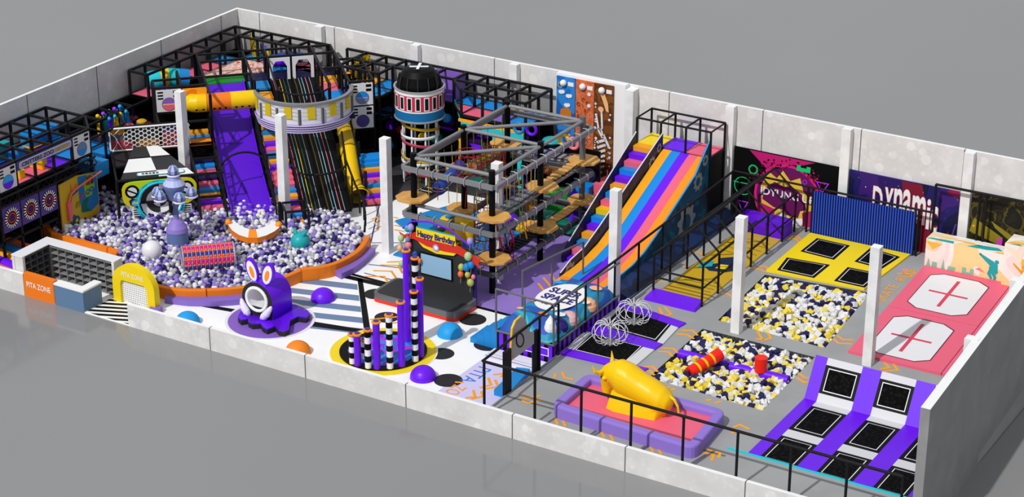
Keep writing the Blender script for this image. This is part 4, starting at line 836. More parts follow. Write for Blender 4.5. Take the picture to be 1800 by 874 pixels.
b.lathe((*LC,0), [(1.25,4.05),(1.25,4.12)], 'white', 40); b.lathe((*LC,0), [(1.24,4.12),(1.24,4.92)], 'drumred', 40); b.lathe((*LC,0), [(1.25,4.92),(1.25,5.08)], 'white', 40); b.lathe((*LC,0), [(1.25,5.08),(1.3,5.1),(1.3,5.16),(1.2,5.16),(1.2,4.9),(.01,4.9)], 'lightsteel', 40)
drum_ = b.build('drum', lh)
for k in range(18):
    t = 2*PI*k/18; b = MB(); X = Vector((-math.sin(t),math.cos(t),0)); N = Vector((math.cos(t),math.sin(t),0)); pl = Plane(Vector((*LC,0))+N*1.235, X, (0,0,1), b, N); pl.rect(-.14,4.16,.14,4.88,'white',.02); pl.rect(-.09,4.22,.09,4.82,'dark',.03); b.build('drum_window', drum_)
b = MB(); b.lathe((*LC,0), [(1.02,4.9),(1.05,5.3),(.95,5.75),(.75,6.0),(.5,6.08),(.01,6.1)], 'black', 28)
for k in range(12): t = 2*PI*k/12; b.tube([(LC[0]+1.06*math.cos(t),LC[1]+1.06*math.sin(t),5.0),(LC[0]+1.08*math.cos(t),LC[1]+1.08*math.sin(t),5.35),(LC[0]+.97*math.cos(t),LC[1]+.97*math.sin(t),5.78)], .04, 'charcoal', 6)
b.build('dome', lh)
b = MB(); b.rbox(LC, .95, .14, 6.1, 6.13, .55, 'white'); b.rbox(LC, .95, .14, 6.13, 6.15, .55+PI/2*.92, 'white'); b.build('cross_mark', lh)

# birthday stage
sg = empty('birthday_stage', (4.6,8.6,FZ), 'dark birthday stage with a red rim, wall screen and red banner', 'stage')
b = MB(); o = rounded([(2.3,7.55),(6.75,7.55),(6.75,9.5),(2.3,9.5)], .35)
def ring_slab(mb, o, z0, z1, m_): mb.slab(o, z0, z1, m_)
b.slab(o, FZ, .22, 'red'); b.slab([tuple(Vector(q)*.995+Vector((.022,.04))) for q in o], .22, .48, 'greypipe'); b.slab([tuple((Vector(q)-Vector((4.5,8.5)))*.93+Vector((4.5,8.5))) for q in o], .48, .485, 'charcoal2')
b.build('stage_deck', sg)
b = MB(); b.box(2.95,9.4,FZ,6.5,9.52,2.75,'charcoal2'); b.box(6.55,9.38,FZ,6.62,9.54,2.3,'ink'); b.build('back_wall', sg)
b = MB(); b.box(3.75,9.33,1.05,5.45,9.4,2.1,'black'); b.box(3.8,9.325,1.1,5.4,9.33,2.05,'screen'); b.build('screen', sg)
b = MB(); pl = Plane((2.66,9.3,.33),(1,0,0),(0,0,1),b,(0,-1,0))
pl.poly([(0,2.55),(.3,2.45),(1.0,2.75),(1.9,2.75),(2.9,2.65),(3.6,2.4),(4.35,2.15),(4.2,1.95),(4.3,1.7),(3.8,1.95),(3.1,2.15),(2.4,2.1),(1.5,2.15),(.8,2.35),(.2,2.25)],'red',.02)
pl.poly([(1.0,2.3),(1.3,2.05),(2.0,1.9),(2.9,2.0),(3.1,2.2),(2.9,2.35)],'yellow',.012); pl.poly([(.95,2.95),(3.0,2.95),(3.05,2.5),(.95,2.5)],'yellow',.03); pl.rect(.95,2.95,3.0,3.02,'turq',.026)
pl.text('Happy Birthday', 1.02, 2.46, .38, 'ink', .045, 2.0, .04); pl.ring(2.0,2.2,.1,.17,'lavender',.05,16); pl.disc(2.0,2.2,.1,'white',.05,12)
b.build('banner', sg)
b = MB(); b.tube([(2.8,9.42,3.0),(3.3,9.42,3.45),(4.2,9.42,3.62),(5.3,9.42,3.5),(6.4,9.42,2.9)], .04, 'purple', 8); b.build('arch_tube', sg)
BP = [(705,419,'sage2',.15),(718,431,'rose',.15),(703,436,'peach',.13),(706,464,'sage2',.14),(730,447,'navyblue',.14),(737,459,'coralx',.12),(823,451,'sage2',.18),(811,470,'olivey',.15),(820,470,'blue4',.17),(810,482,'coralx',.14),(822,483,'olivey',.13),(832,487,'rose',.1),(827,497,'olivey',.16),(828,466,'blue4',.15),(716,402,'turq',.14),(722,400,'lavender',.15),(826,424,'lavender',.14),(717,421,'slate',.12),(712,450,'sage2',.1)]
pos = ['left of the banner','beside the tall pipes','right of the screen']
for k, (u, v, m_, r_) in enumerate(BP):
    c = at(u, v, y=9.22); e = empty('balloon', tuple(c), {'sage2':'pale green','rose':'pink','peach':'peach','navyblue':'dark blue','coralx':'orange red','olivey':'olive yellow','blue4':'bright blue','turq':'turquoise','lavender':'lavender','slate':'slate grey'}[m_]+' balloon %s the birthday banner, %s of its colour' % ('left of' if u < 760 else 'right of', ['topmost','second','third','fourth'][sum(1 for q in BP[:k] if q[2] == m_ and (q[0] < 760) == (u < 760))]), 'balloon', 'birthday balloons')
    b = MB(); b.sphere(c, r_, m_, 12, 1.18); b.build('balloon_skin', e); b = MB(); b.tube([c-Vector((0,0,r_*1.1)), c-Vector((.03,0,r_*1.1+.3))], .012, 'lightsteel', 5); b.build('string', e)
# pipe ring
OC = (5.65,3.6); e = empty('pipe_ring_base', (*OC,FZ), 'round yellow and black base with a blue and violet swirl inside the ring of pipes', 'play base')
b = MB(); b.disc(OC,2.32,FZ,FZ+.02,'white',48); b.disc(OC,2.26,FZ+.02,FZ+.03,'yellow',48); b.build('yellow_disc', e); b = MB(); b.disc(OC,1.86,FZ+.03,.14,'black',48); b.build('black_plinth', e)
b = MB(); r5 = random.Random(2)
for i in range(5):
    for j in range(16):
        t0, t1 = 2*PI*(j+.12*i)/16, 2*PI*(j+1+.12*i)/16; q0, q1 = .3*i, .3*(i+1); m_ = ['dodger','vio2','dodger2','mag2'][(j+i*3+r5.randrange(2)) % 4]; b.slab([(OC[0]+q*math.cos(t), OC[1]+q*math.sin(t)) for q, t in ((max(q0,.01),t0),(q1,t0),(q1,t1),(max(q0,.01),t1))], .14, .15, m_)
b.build('swirl_top', e)
PIPES = [(616,640,588,0),(629,642,584,1),(641,630,590,0),(646,648,580,0),(661,654,570,1),(687,650,555,0),(711,647,533,1),(730,634,511,0),(737,626,488,1),(732,600,470,0),(717,600,440,1)]
for k, (u, v, vt, kind) in enumerate(PIPES):
    q = at(u,v,z=.14); d = Vector((q.x-OC[0], q.y-OC[1])); 
    if k not in (2,9,10): q = Vector((OC[0],OC[1],.14))+Vector((*(d.normalized()*1.72),0))
    hts = [1.45,1.55,1.0,1.85,2.25,2.55,3.05,3.3,3.7,4.0,4.35]; zt = hts[k]
    lb = ['leftmost short black and white striped pipe of the pipe ring','short violet pipe second from the left in the pipe ring','shortest striped pipe standing behind the two leftmost pipes','striped pipe between the short violet pipe and the next violet one','violet pipe at the front left of the swirl base','striped pipe at the front centre of the swirl base','violet pipe at the front right of the swirl base','tall striped pipe at the right end of the pipe ring','tall slim violet pipe behind the right striped pipe','tallest striped pipe at the back, next to the tallest violet pipe','tallest violet pipe of the ring, in front of the birthday stage'][k]
    e = empty('play_pipe', (q.x,q.y,.14), lb, 'pipe', 'pipes round the swirl base'); r_ = .14 if kind == 0 else .15
    b = MB()
    if kind: b.lathe((q.x,q.y,0), [(r_,.14),(r_,zt)], 'purple', 18)
    else:
        n = max(3, round((zt-.14)/.27)); 
        for j in range(n): b.lathe((q.x,q.y,0), [(r_,.14+(zt-.14)*j/n),(r_,.14+(zt-.14)*(j+1)/n)], 'black' if j % 2 else 'white', 18)
    b.build('pipe_body', e)
    b = MB(); b.lathe((q.x,q.y,0), [(r_+.02,zt-.03),(r_+.045,zt),(r_+.045,zt+.05),(.1,zt+.06)], 's_or2', 18); b.build('rim', e)
    b = MB(); b.lathe((q.x,q.y,0), [(.11,zt+.06),(.11,zt+.1),(.01,zt+.1)], 'dviolet', 14); b.build('cap', e)
# domes
for (u, v, m_, lb) in [(568,526,'purple','violet half dome on the slate striped floor'),(791,588,'sky2','blue half dome on the white floor in front of the birthday stage'),(744,664,'purple','violet half dome beside the ring of pipes behind the front wall'),(524,620,'orange','orange half dome behind the low front wall'),(330,568,'sky2','blue half dome near the yellow archway')]:
    c = at(u, v, z=FZ); b = MB(); b.sphere((c.x,c.y,FZ), .56, m_, 28, .95, half=True); tag(b.build('play_dome'), lb, 'dome', 'half domes on the floor')

# rabbit crawl-through
RC_ = (-.4,3.6); rb_ = empty('rabbit_tunnel', (*RC_,FZ), 'violet crawl-through tunnel with rabbit ears on a round lavender mat', 'play tunnel')
b = MB(); b.disc((RC_[0]+.05,RC_[1]),1.98,FZ,FZ+.012,'white2',48); b.disc((RC_[0]+.05,RC_[1]),1.84,FZ+.012,FZ+.02,'violet',48); b.build('round_mat', rb_)
b = MB(); bl = [(418,556),(423,547),(436,547),(445,553),(470,548),(490,540),(512,535),(522,536),(527,545),(540,545),(544,552),(538,558),(524,556),(510,563),(508,578),(500,582),(490,580),(484,573),(470,578),(462,574),(458,568),(444,569),(436,565),(436,560),(424,562)]
P_ = [tuple(at(u,v,z=.35).to_2d()) for u, v in bl]
b.slab(P_, FZ+.02, .3, 'charcoal'); b.slab(P_, .3, .35, 'art_geo_purple'); b.build('wavy_base', rb_)
def arch(r, h0, n=16): return [(-r,0)]+[(r*math.cos(PI-PI*j/n), h0+r*math.sin(PI*j/n)) for j in range(n+1)]+[(r,0)]
def arch_extr(mb, c, r, h0, z0, y0, y1, m_, face=None, inner=None):
    o = [(c+a, z0+z) for a, z in arch(r,h0)]
    F = [(x,y0,z) for x, z in o]; B_ = [(x,y1,z) for x, z in o]; n = len(o)
    mb.add(F+B_, [[i,(i+1)%n,n+(i+1)%n,n+i] for i in range(n)], m_, True)
    if inner is None: mb.poly(F, face or m_); mb.poly(B_[::-1], m_)
    else:
        ci, ri, zi = inner; I = []
        for x, z in o: d = Vector((x-ci, z-zi)); d = d.normalized()*ri; I.append((ci+d.x, zi+d.y))
        for Y, sgn in ((y0,1),(y1,-1)): mb.add([(x,Y,z) for x, z in o]+[(x,Y,z) for x, z in I], [[i,(i+1)%n,n+(i+1)%n,n+i] for i in range(n)], face or m_)
        mb.add([(x,y0,z) for x, z in I]+[(x,y1,z) for x, z in I], [[i,(i+1)%n,n+(i+1)%n,n+i] for i in range(n)], 'white2', True)
cx = RC_[0]-.25
b = MB(); arch_extr(b, cx, .82, .78, .35, 3.15, 4.55, 'purple', 'charcoal', (cx, .5, .35+.82)); b.build('body', rb_)
b = MB(); b.tube([(cx+.54*math.cos(t*PI/12), 3.12, 1.17+.54*math.sin(t*PI/12)) for t in range(24)], .075, 'white', 8, closed=True); b.build('mouth_ring', rb_)
for s_ in (-1,1):
    b = MB(); X = Vector((1,0,0)); pl = Plane((cx+.05+s_*.27,3.35,1.86), Vector((math.cos(s_*-.3),0,math.sin(s_*-.3))), Vector((math.sin(s_*.3),0,math.cos(s_*.3))), b, (0,-1,0))
    el = lambda r, h, o_=0: [(r*math.cos(2*PI*j/20), o_+h/2+h/2*math.sin(2*PI*j/20)) for j in range(20)]
    b.prism([pl.p(a,z,0) for a, z in el(.31,1.12)], (0,.12,0), 'purple'); pl.poly(el(.24,.95,.04),'white',.01); pl.poly(el(.11,.55,.2),'s_or2',.02); b.build('ear', rb_)
    b = MB(); b.tube([(cx+s_*.3,2.98,.5),(cx+s_*.34,2.98,.46),(cx+s_*.45,2.98,.5),(cx+s_*.6,3.0,.66),(cx+s_*.74,3.04,.88),(cx+s_*.8,3.08,1.0),(cx+s_*.82,3.1,1.05)], .17, 'lilac2', 12, radii=[.02,.13,.17,.17,.12,.07,.01]); b.build('paw', rb_)

# ============================================================ left zone: play frames, slides, ball pit
R2 = .70710678
def AB(a, b_, z=0): return Vector((-16.8+(a+b_)*R2, 19.1+(a-b_)*R2, z))
E1 = Vector((R2,R2,0)); E2 = Vector((R2,-R2,0))
def board_ab(mb, a0, a1, b_, z0, z1, mat, th=.06): mb.prism([AB(a0,b_,z0),AB(a1,b_,z0),AB(a1,b_,z1),AB(a0,b_,z1)], -E2*th, mat)
# shade under the play frames, painted as dark floor colour
fm2 = MB()
fm2.slab([(-18.3,9.4),(-14.4,8.3),(-12.8,8.2),(-3.6,17.0),(-3.2,20.2),(2.2,20.6),(2.2,24.6),(-18.3,24.6)], FZ, FZ+.012, 'shadefloor'); fm2.slab([(-18.3,.2),(-14.0,.2),(-14.0,9.6),(-18.3,9.6)], FZ, FZ+.01, 'shadefloor')
fm2.slab([(-14.0,.3),(-12.3,.3),(-12.3,2.6),(-14.0,5.0)], FZ, FZ+.008, 'greypipe')
fm2.build('floor_shade', FLOOR)
def shade_sheet(name, label, p0, p1, z0, z1, off=(0,0)):  # added black sheet standing in for the shade below the decks
    b = MB(); a, c = Vector((*p0,0)), Vector((*p1,0)); b.prism([a+Vector((0,0,z0)), c+Vector((0,0,z0)), c+Vector((0,0,z1)), a+Vector((0,0,z1))], (*off,0), 'blackcloth'); return tag(b.build(name), label, 'screen')
shade_sheet('shade_backing', 'added black sheet painting the shade along the left wall behind the play frame', (-18.28,.6), (-18.28,24.3), .06, 3.6, (.03,0))
shade_sheet('shade_backing', 'added black sheet painting the shade along the back wall behind the play frame', (-18.2,24.3), (1.9,24.3), .06, 3.6, (0,-.03))

def lattice(parent, P, nodes, edges, levels, r=.062, z0=FZ, post_z=None):
    """posts at nodes {key:(x,y)}, beams along edges at the given levels"""
    for k, q in nodes.items():
        t = (post_z or {}).get(k, max(levels)); b = MB(); b.bar((q[0],q[1],z0), (q[0],q[1],t), .115,.115,'pipe'); b.build('post', parent)
    for z in levels:
        b = MB()
        for a, c in edges:
            if (post_z or {}).get(a, 99) < z-.1 or (post_z or {}).get(c, 99) < z-.1: continue
            b.bar((*nodes[a],z), (*nodes[c],z), .115,.115,'pipe')
        if b.f: b.build('level_frame', parent)
def gridframe(parent, xs, ys, levels, skip=(), diag=False):
    nodes = {(i,j):(x,y) for i, x in enumerate(xs) for j, y in enumerate(ys) if (i,j) not in skip}
    ed = [((i,j),(i+1,j)) for i, j in nodes if (i+1,j) in nodes]+[((i,j),(i,j+1)) for i, j in nodes if (i,j+1) in nodes]
    lattice(parent, None, nodes, ed, levels); return nodes
def pad(parent, q, z, mat, th=.12, bulge=None):
    b = MB(); b.slab([tuple(v[:2]) for v in q], z-th, z, mat); return b.build('deck_pad', parent, .03)
def padr(parent, x0, y0, x1, y1, z, mat): return pad(parent, [(x0+.06,y0+.06),(x1-.06,y0+.06),(x1-.06,y1-.06),(x0+.06,y1-.06)], z, mat)
def cassette(parent, P, U, w_, h_, cols, N):
    """white face plate with slots and a round two-colour window"""
    b = MB(); o = Vector(P); U = Vector(U).normalized(); V = Vector((0,0,1)); N = Vector(N)
    b.prism([o,o+U*w_,o+U*w_+V*h_,o+V*h_], -N*.06, 'panel'); pl = Plane(o, U, V, b, N)
    for k in range(3): pl.rect(w_*.06, h_*(.86-.14*k), w_*.28, h_*(.93-.14*k), 'black')
    for k in range(2): pl.rect(w_*.68, h_*(.83-.2*k), w_*.93, h_*(.95-.2*k), 'black')
    c = (w_*.5, h_*.34); r = min(w_,h_)*.29
    plate = b.build('face_plate', parent); b = MB(); pl.mb = b; pl.disc(*c, r*1.08, 'greypipe', .012, 24); pl.disc(*c, r, cols[0], .018, 24); pl.disc(*c, r, cols[1], .024, 14, a0=PI, a1=2*PI)
    if len(cols) > 2: pl.rect(c[0]-r*.95, c[1]-r*.1, c[0]+r*.95, c[1]+r*.12, cols[2], .03)
    b.build('round_window', plate); return plate

# ---- near left frame with the sign
cl = empty('play_structure', (-16.2,4.8,FZ), 'black tube play frame at the far left carrying the long lettered sign', 'play frame', 'black tube play frames')
xs_ = [-18.05,-16.8,-15.5,-14.2]; ys_ = [.55,1.8,3.0,4.23,5.47,6.72,7.97,9.2]
gridframe(cl, xs_, ys_, [4.9,3.68,2.45,1.25], skip={(3,7)})
b = MB(); b.bar((-15.5,9.2,4.9),(-14.2,7.97,4.9),.11,.11,'pipe'); b.build('corner_beam', cl)
colr = [['s_bl','s_pk','s_vi','s_bl','s_pk','s_or','s_bl'],['s_pk','s_bl','s_or','s_vi','s_pk','s_vi','s_bl'],['s_or','s_bl','s_pk','s_vi','s_vi','s_bl','s_bl']]
colr[2] = ['s_bl','s_bl','s_pk','s_pk','s_vi','s_bl','s_vi']
for i in range(3):
    for j in range(7):
        if (i,j) != (2,6): padr(cl, xs_[i], ys_[j], xs_[i+1], ys_[j+1], 3.72, colr[i][j])
        padr(cl, xs_[i], ys_[j], xs_[i+1], ys_[j+1], 2.3, ['navy2','dviolet','charcoal'][(i+j)%3])
X = -14.14
b = MB(); pl = Plane((X,3.05,4.46),(0,1,0),(0,0,1),b,(1,0,0)); b.prism([(X-.05,3.03,4.42),(X-.05,6.75,4.42),(X-.05,6.75,4.86),(X-.05,3.03,4.86)],(.05,0,0),'dviolet')
sgn = rounded([(.12,.0),(3.6,.0),(3.6,.34),(.12,.34)], .14); pl.poly(sgn,'white',.012); pl.poly([(a*.985+.03,c_*.8+.034) for a, c_ in sgn],'lightsteel',.018)
pl.text('CRITTERS ZOO', .3, .07, .2, 'ink', .03, 2.1, .02); pl.text('GAME WORLD', 2.5, .1, .16, 'mustard', .03, .95, .02); b.build('sign_board', cl)
cassette(cl, (X,6.8,3.74), (0,1,0), 1.12, 1.1, ('slate','s_bl'), (1,0,0)); cassette(cl, (X,1.85,3.74), (0,1,0), 1.1, 1.1, ('sky','s_vi'), (1,0,0))
b = MB()
for z in (3.55,3.15): b.tube([(-13.95,.6,z),(-13.95,8.0,z)], .05, 'pipe')
for k in range(20): y = .7+.37*k; b.tube([(-13.95,y,3.17),(-13.95,y+.185,3.53),(-13.95,y+.37,3.17)], .025, 'pipe', 5)
b.build('truss', cl)
for k, y in enumerate((1.8,3.03,4.27)):
    b = MB(); b.box(X-.08,y+.03,1.72,X,y+1.17,2.95,'spkviolet'); pl = Plane((X,y+.6,2.34),(0,1,0),(0,0,1),b,(1,0,0)); pl.poly([(.48*math.cos(PI/4*i+PI/8)*1.02,.5*math.sin(PI/4*i+PI/8)*1.05) for i in range(8)],'black',.01)
    for i in range(20): t = 2*PI*i/20; c_, s_ = math.cos(t), math.sin(t); pl.line([(.3*c_,.33*s_),(.47*c_,.5*s_)], .06, 'white', .02)
    pl.ring(0,0,.2,.25,'scarlet',.024); pl.disc(0,0,.2,'navy',.022); 
    if k == 2: pl.disc(.03,.08,.04,'white',.03,8)
    b.build('speaker_panel', cl)
for k, (x0,y0,z0,x1,y1,z1,m_) in enumerate([(-17.8,7.0,3.74,-17.0,8.9,4.3,'s_bl'),(-16.7,5.0,3.74,-16.0,5.6,4.4,'blue4'),(-15.3,5.4,3.74,-14.9,5.8,4.2,'gold'),(-15.0,3.6,3.74,-14.6,4.0,4.1,'gold'),(-17.6,4.3,3.74,-17.0,5.6,4.5,'turq'),(-16.6,6.0,3.74,-15.6,6.5,3.95,'crimson'),(-17.0,2.0,3.74,-16.2,2.8,4.3,'s_bl'),(-15.4,5.0,3.74,-14.5,5.2,3.95,'s_or')]):
    b = MB(); b.box(x0,y0,z0,x1,y1,z1,m_); b.build('soft_block', cl, .08)
# relief art board
e = empty('relief_board', (-14.05,6.8,.7), 'yellow and blue relief art board with coral pipe at the ball pit left end', 'play board')
b = MB(); XX = -14.02; b.prism([(XX,5.5,.4),(XX,8.1,.4),(XX,8.1,2.7),(XX,6.7,2.98),(XX,5.5,2.9)],(-.08,0,0),'mustard'); b.build('board', e)
b = MB(); pl = Plane((XX,5.5,.4),(0,1,0),(0,0,1),b,(1,0,0)); pl.poly([(1.25,2.5),(2.55,2.3),(2.55,.7),(2.0,.5),(1.4,.6),(1.25,1.4)],'blue6',.01)
pl.poly([(.3,.2),(.8,.75),(1.3,.2)],'forest',.02); pl.poly([(1.3,.7),(1.5,1.2),(1.9,1.3),(1.7,.8),(2.0,.5)],'forest',.02); pl.poly([(1.7,1.3),(1.6,2.0),(1.9,2.4),(2.3,2.3),(2.35,1.7),(2.1,1.3)],'leafy',.02); pl.poly([(1.75,1.9),(1.8,2.3),(2.1,2.35),(2.05,1.85)],'brown',.03); pl.poly([(2.1,1.85),(2.12,2.3),(2.3,2.2),(2.3,1.85)],'plum',.03)
pl.ring(1.85,1.55,.08,.14,'navyblue',.035,12); pl.ring(2.12,1.6,.07,.13,'navyblue',.035,12); pl.line([(.75,2.3),(.78,1.85),(1.1,1.85),(1.1,2.2)],.06,'s_pk',.03); pl.line([(1.3,1.35),(1.55,1.6)],.09,'red',.03); pl.ring(.95,.4,.15,.22,'navyblue',.03,12); pl.disc(.95,.38,.1,'gold',.035,10)
for k in range(3): pl.line([(.95+.12*k,1.0),(1.05+.1*k,1.3)],.04,'olive',.02)
b.build('artwork', e)
b = MB(); b.tube([(XX+.1,5.95,.95),(XX+.1,5.95,1.9)], .13, 's_pk', 10, radii=[.1,.13]); 
b.build('pink_roller', e); b = MB(); b.tube([(XX+.1,5.95,1.9),(XX+.12,6.1,2.25),(XX+.15,6.5,2.45),(XX+.2,8.2,2.75)], .05, 'coralx', 8); b.build('coral_pipe', e); b = MB(); b.tube([(XX+.06,6.0,1.7),(XX+.08,6.15,2.15),(XX+.1,6.6,2.3)], .045, 'navyblue', 8); b.build('blue_pipe', e)
b = MB(); b.box(-15.2,8.1,2.3,-14.1,9.1,3.0,'blue4'); tag(b.build('soft_block', None, .06), 'blue padded block at the upper rear corner of the relief art board', 'block')

# ---- low link frame along the left wall
lk = empty('play_structure', (-17.4,12.3,FZ), 'low stretch of black play frame along the left wall with hanging coloured pillars', 'play frame', 'black tube play frames')
gridframe(lk, [-18.05,-16.82], [9.2,10.45,11.7,12.95,14.1,15.35], [3.68,2.45,1.25])
nd = {(0,0):(-15.5,9.2),(0,1):(-15.5,11.3),(1,1):(-14.4,13.0)}
for j, m_ in enumerate(['s_bl','s_bl','navy2','navy2','dviolet']): padr(lk, -18.05, [9.2,10.45,11.7,12.95,14.1][j], -16.82, [10.45,11.7,12.95,14.1,15.35][j], 2.5, m_)
pad(lk, [(-16.8,9.3),(-15.5,9.3),(-15.5,12.0),(-16.8,12.8)], 2.5, 's_bl')
b = MB(); b.bar((-15.5,9.2,3.68),(-15.5,11.9,3.68),.1,.1,'pipe'); b.bar((-16.82,10.45,3.68),(-15.5,10.45,3.68),.1,.1,'pipe'); b.bar((-16.82,12.95,3.68),(-15.5,11.9,3.68),.1,.1,'pipe'); b.bar((-15.5,10.45,3.68),(-15.5,10.45,FZ),.1,.1,'pipe'); b.build('corner_beam', lk)
for k in range(9):
    y = 12.3+.42*(k % 5)+.1; x = -17.6+(k//5)*.75; m_ = ['gold','turq','blue4','sky','blue4','purple','gold','cyan','blue4'][k]
    b = MB(); b.lathe((x,y,0), [(.13,2.5),(.15,3.0),(.1,3.3),(.12,3.5),(.01,3.52)], m_, 12); b.build('hanging_pillar', lk)
    b = MB(); b.sphere((x+.1,y-.2,3.62), .11, ['gold','neonpurple','cream','neonpurple','sky','sky','cyan','gold','sky'][k], 10); b.build('ball_cap', lk)
for k in range(8): b = MB(); rr = random.Random(k); b.sphere((-16.4+rr.uniform(-.6,.9), 12.8+rr.uniform(-.3,1.5), 2.7+rr.uniform(0,.5)), .28, ['crimson','maroon','mustard','s_pk','crimson','mustard','maroon','s_pk'][k], 10, .45); b.build('soft_leaf', lk)
b = MB(); b.slab([(-16.8,12.2),(-15.2,11.9),(-14.6,13.6),(-16.8,15.2)], 2.35, 2.5, 'charcoal'); b.build('lower_deck', lk)

# ---- corner frame along left and back walls
cf = empty('play_structure', (-15,22.5,FZ), 'tall black play frame filling the far corner with pink, violet and blue decks', 'play frame', 'black tube play frames')
ysl = [15.35,16.6,17.85,19.1,20.35,21.6,22.85,24.1]; xsb = [-18.05,-16.82,-15.58,-14.35,-13.1,-11.87]
nodes = {('l',j):(-18.05,y) for j, y in enumerate(ysl)}; nodes.update({('m',j):(-16.82,y) for j, y in enumerate(ysl)}); nodes.update({('b',i):(x,24.1) for i, x in enumerate(xsb) if i > 1}); nodes.update({('c',i):(xsb[i],22.85) for i in (2,3,4)})
nodes[('c',4)] = (-13.1,22.85)
ed = [(('l',j),('l',j+1)) for j in range(7)]+[(('m',j),('m',j+1)) for j in range(7)]+[(('l',j),('m',j)) for j in range(8)]+[(('m',7),('b',2)),(('b',2),('b',3)),(('b',3),('b',4)),(('b',4),('b',5)),(('m',6),('c',2)),(('c',2),('c',3)),(('c',3),('c',4)),(('c',2),('b',2)),(('c',3),('b',3)),(('c',4),('b',4))]
lattice(cf, None, nodes, ed, [5.0,3.7,2.45])
pc = ['s_pk','s_vi','s_vi','s_pk','s_pk','blue4','s_pk']
for j in range(7): padr(cf, -18.05, ysl[j], -16.82, ysl[j+1], 3.76, pc[j])
for i, m_ in enumerate(['s_pk','blue4','s_pk','s_pk','s_pk']): padr(cf, xsb[i], 22.85, xsb[i+1], 24.1, 3.76, m_)
pad(cf, [(-16.8,19.3),(-14.3,21.8),(-15.0,22.8),(-16.8,22.8)], 3.77, 'art_red_cream'); pad(cf, [(-14.3,21.8),(-11.95,24.0),(-13.1,22.9),(-15.0,22.8)], 3.765, 'blue4')
b = MB(); b.prism([(-17.0,24.0,3.75),(-15.8,22.9,3.75),(-15.8,22.9,4.75),(-17.0,24.0,4.85)], (.03,.03,0), 'art_black_yellow'); b.build('climbing_net_panel', cf)
b = MB(); b.tube([(-14.6,22.6,4.1),(-13.9,23.3,4.25),(-13.2,23.6,4.2)], .28, 'navyblue', 12); b.build('fabric_tube', cf)
for x, y, m_ in [(-15.1,22.9,'purple'),(-14.9,22.7,'blue4'),(-14.6,22.5,'gold')]: b = MB(); b.tube([(x,y,3.76),(x,y,4.7)], .09, m_, 10); b.build('padded_post', cf)
# netting against the walls
for p0, p1 in [((-18.12,15.35),(-18.12,24.1)),((-18.0,24.16),(-11.9,24.16))]:
    b = MB(); b.poly([(*p0,3.75),(*p1,3.75),(*p1,4.95),(*p0,4.95)], 'netting'); b.build('netting', cf)

# ---- diagonal bay block
db = empty('play_structure', tuple(AB(2,6,FZ)), 'diagonal black play frame that carries the violet and the striped slides', 'play frame', 'black tube play frames')
N_ = {}; ED = []
def node(a, b_, top=5.0): N_[(a,b_)] = top; return (a,b_)
rows_ = {-4.95:[6.5,10.7], -3.7:[6.5], -2.5:[3.65,4.85,6.5,8.6,10.7], -1.15:[2.4,3.65,4.85,6.5,8.6,10.7], .1:[0,1.25,2.5,3.7,4.85,6.5,8.6,10.7], 1.3:[0], 2.5:[0,1.25,3.7,4.9,6.2,8.4,10.6,12.9], 3.65:[0,1.25,4.9,6.2,8.4,10.6,12.9], 4.85:[0,1.25], 6.1:[0,1.25,2.5,3.75,6.2,8.4,10.5], 7.15:[0,1.25,2.5,3.75,5,6.2,8.4,10.2], 8.35:[2.5,3.75,5,6.2,8.4,10.2]}
def topz(a, b_):
    if a < -.5 and b_ > 5: return 3.7 if b_ < 7 else 2.5
    if a < 3.7 and b_ > 7: return 2.3 if b_ < 9 else 1.6
    if a > 3.7 and b_ > 7: return 2.6 if b_ < 10 else 1.7
    return 5.0
for a, bs in rows_.items():
    for b_ in bs:
        p_ = AB(a,b_); b = MB(); b.bar((p_.x,p_.y,FZ),(p_.x,p_.y,topz(a,b_)),.11,.11,'pipe'); b.build('post', db)
for z in (5.0,3.68):
    b = MB()
    for a, bs in rows_.items():
        q = [v for v in bs if topz(a,v) >= z-.1]
        for u0, u1 in zip(q, q[1:]):
            if a in (3.65,4.85) and u1 > 1.3: continue
            if a == 2.5 and u1 > 5 and z == 5.0: continue
            b.bar(AB(a,u0,z), AB(a,u1,z), .105,.105,'pipe')
    for b_, al in [(0,[.1,1.3,2.5,3.65,4.85,6.1,7.15]),(1.25,[.1,2.5,3.65,4.85,6.1,7.15]),(3.65,[-2.5,-1.15,.1]),(4.85,[-2.5,-1.15,.1]),(6.2,[7.15,8.35]),(3.75,[6.1,7.15,8.35]),(2.5,[7.15,8.35]),(3.7,[.1,2.5])]:
        if z == 5.0 or b_ not in (3.7,): 
            for u0, u1 in zip(al, al[1:]):
                if z < 4 and b_ == 1.25 and u0 < 2: continue
                b.bar(AB(u0,b_,z), AB(u1,b_,z), .105,.105,'pipe')
    b.build('level_frame', db)
b = MB()
for z in (3.7,2.5):
    b.bar(AB(-4.95,6.5,z),AB(.1,6.5,z),.1,.1,'pipe')
for a0, a1, b_, z in [(-4.95,.1,10.7,2.5),(-4.95,.1,10.7,1.3),(7.15,8.35,6.2,2.45),(7.15,8.35,6.2,1.25),(-2.5,.1,4.85,2.5),(-1.15,.1,8.6,2.5),(2.5,3.65,8.4,2.3)]: b.bar(AB(a0,b_,z),AB(a1,b_,z),.1,.1,'pipe')
for a in (-4.95,-1.15,.1): b.bar(AB(a,6.5,2.5),AB(a,10.7,2.5),.1,.1,'pipe')
for a in (-4.95,-2.5): b.bar(AB(a,4.85 if a > -3 else 6.5,3.7),AB(a,6.5,3.7),.1,.1,'pipe')
b.build('level_frame', db)
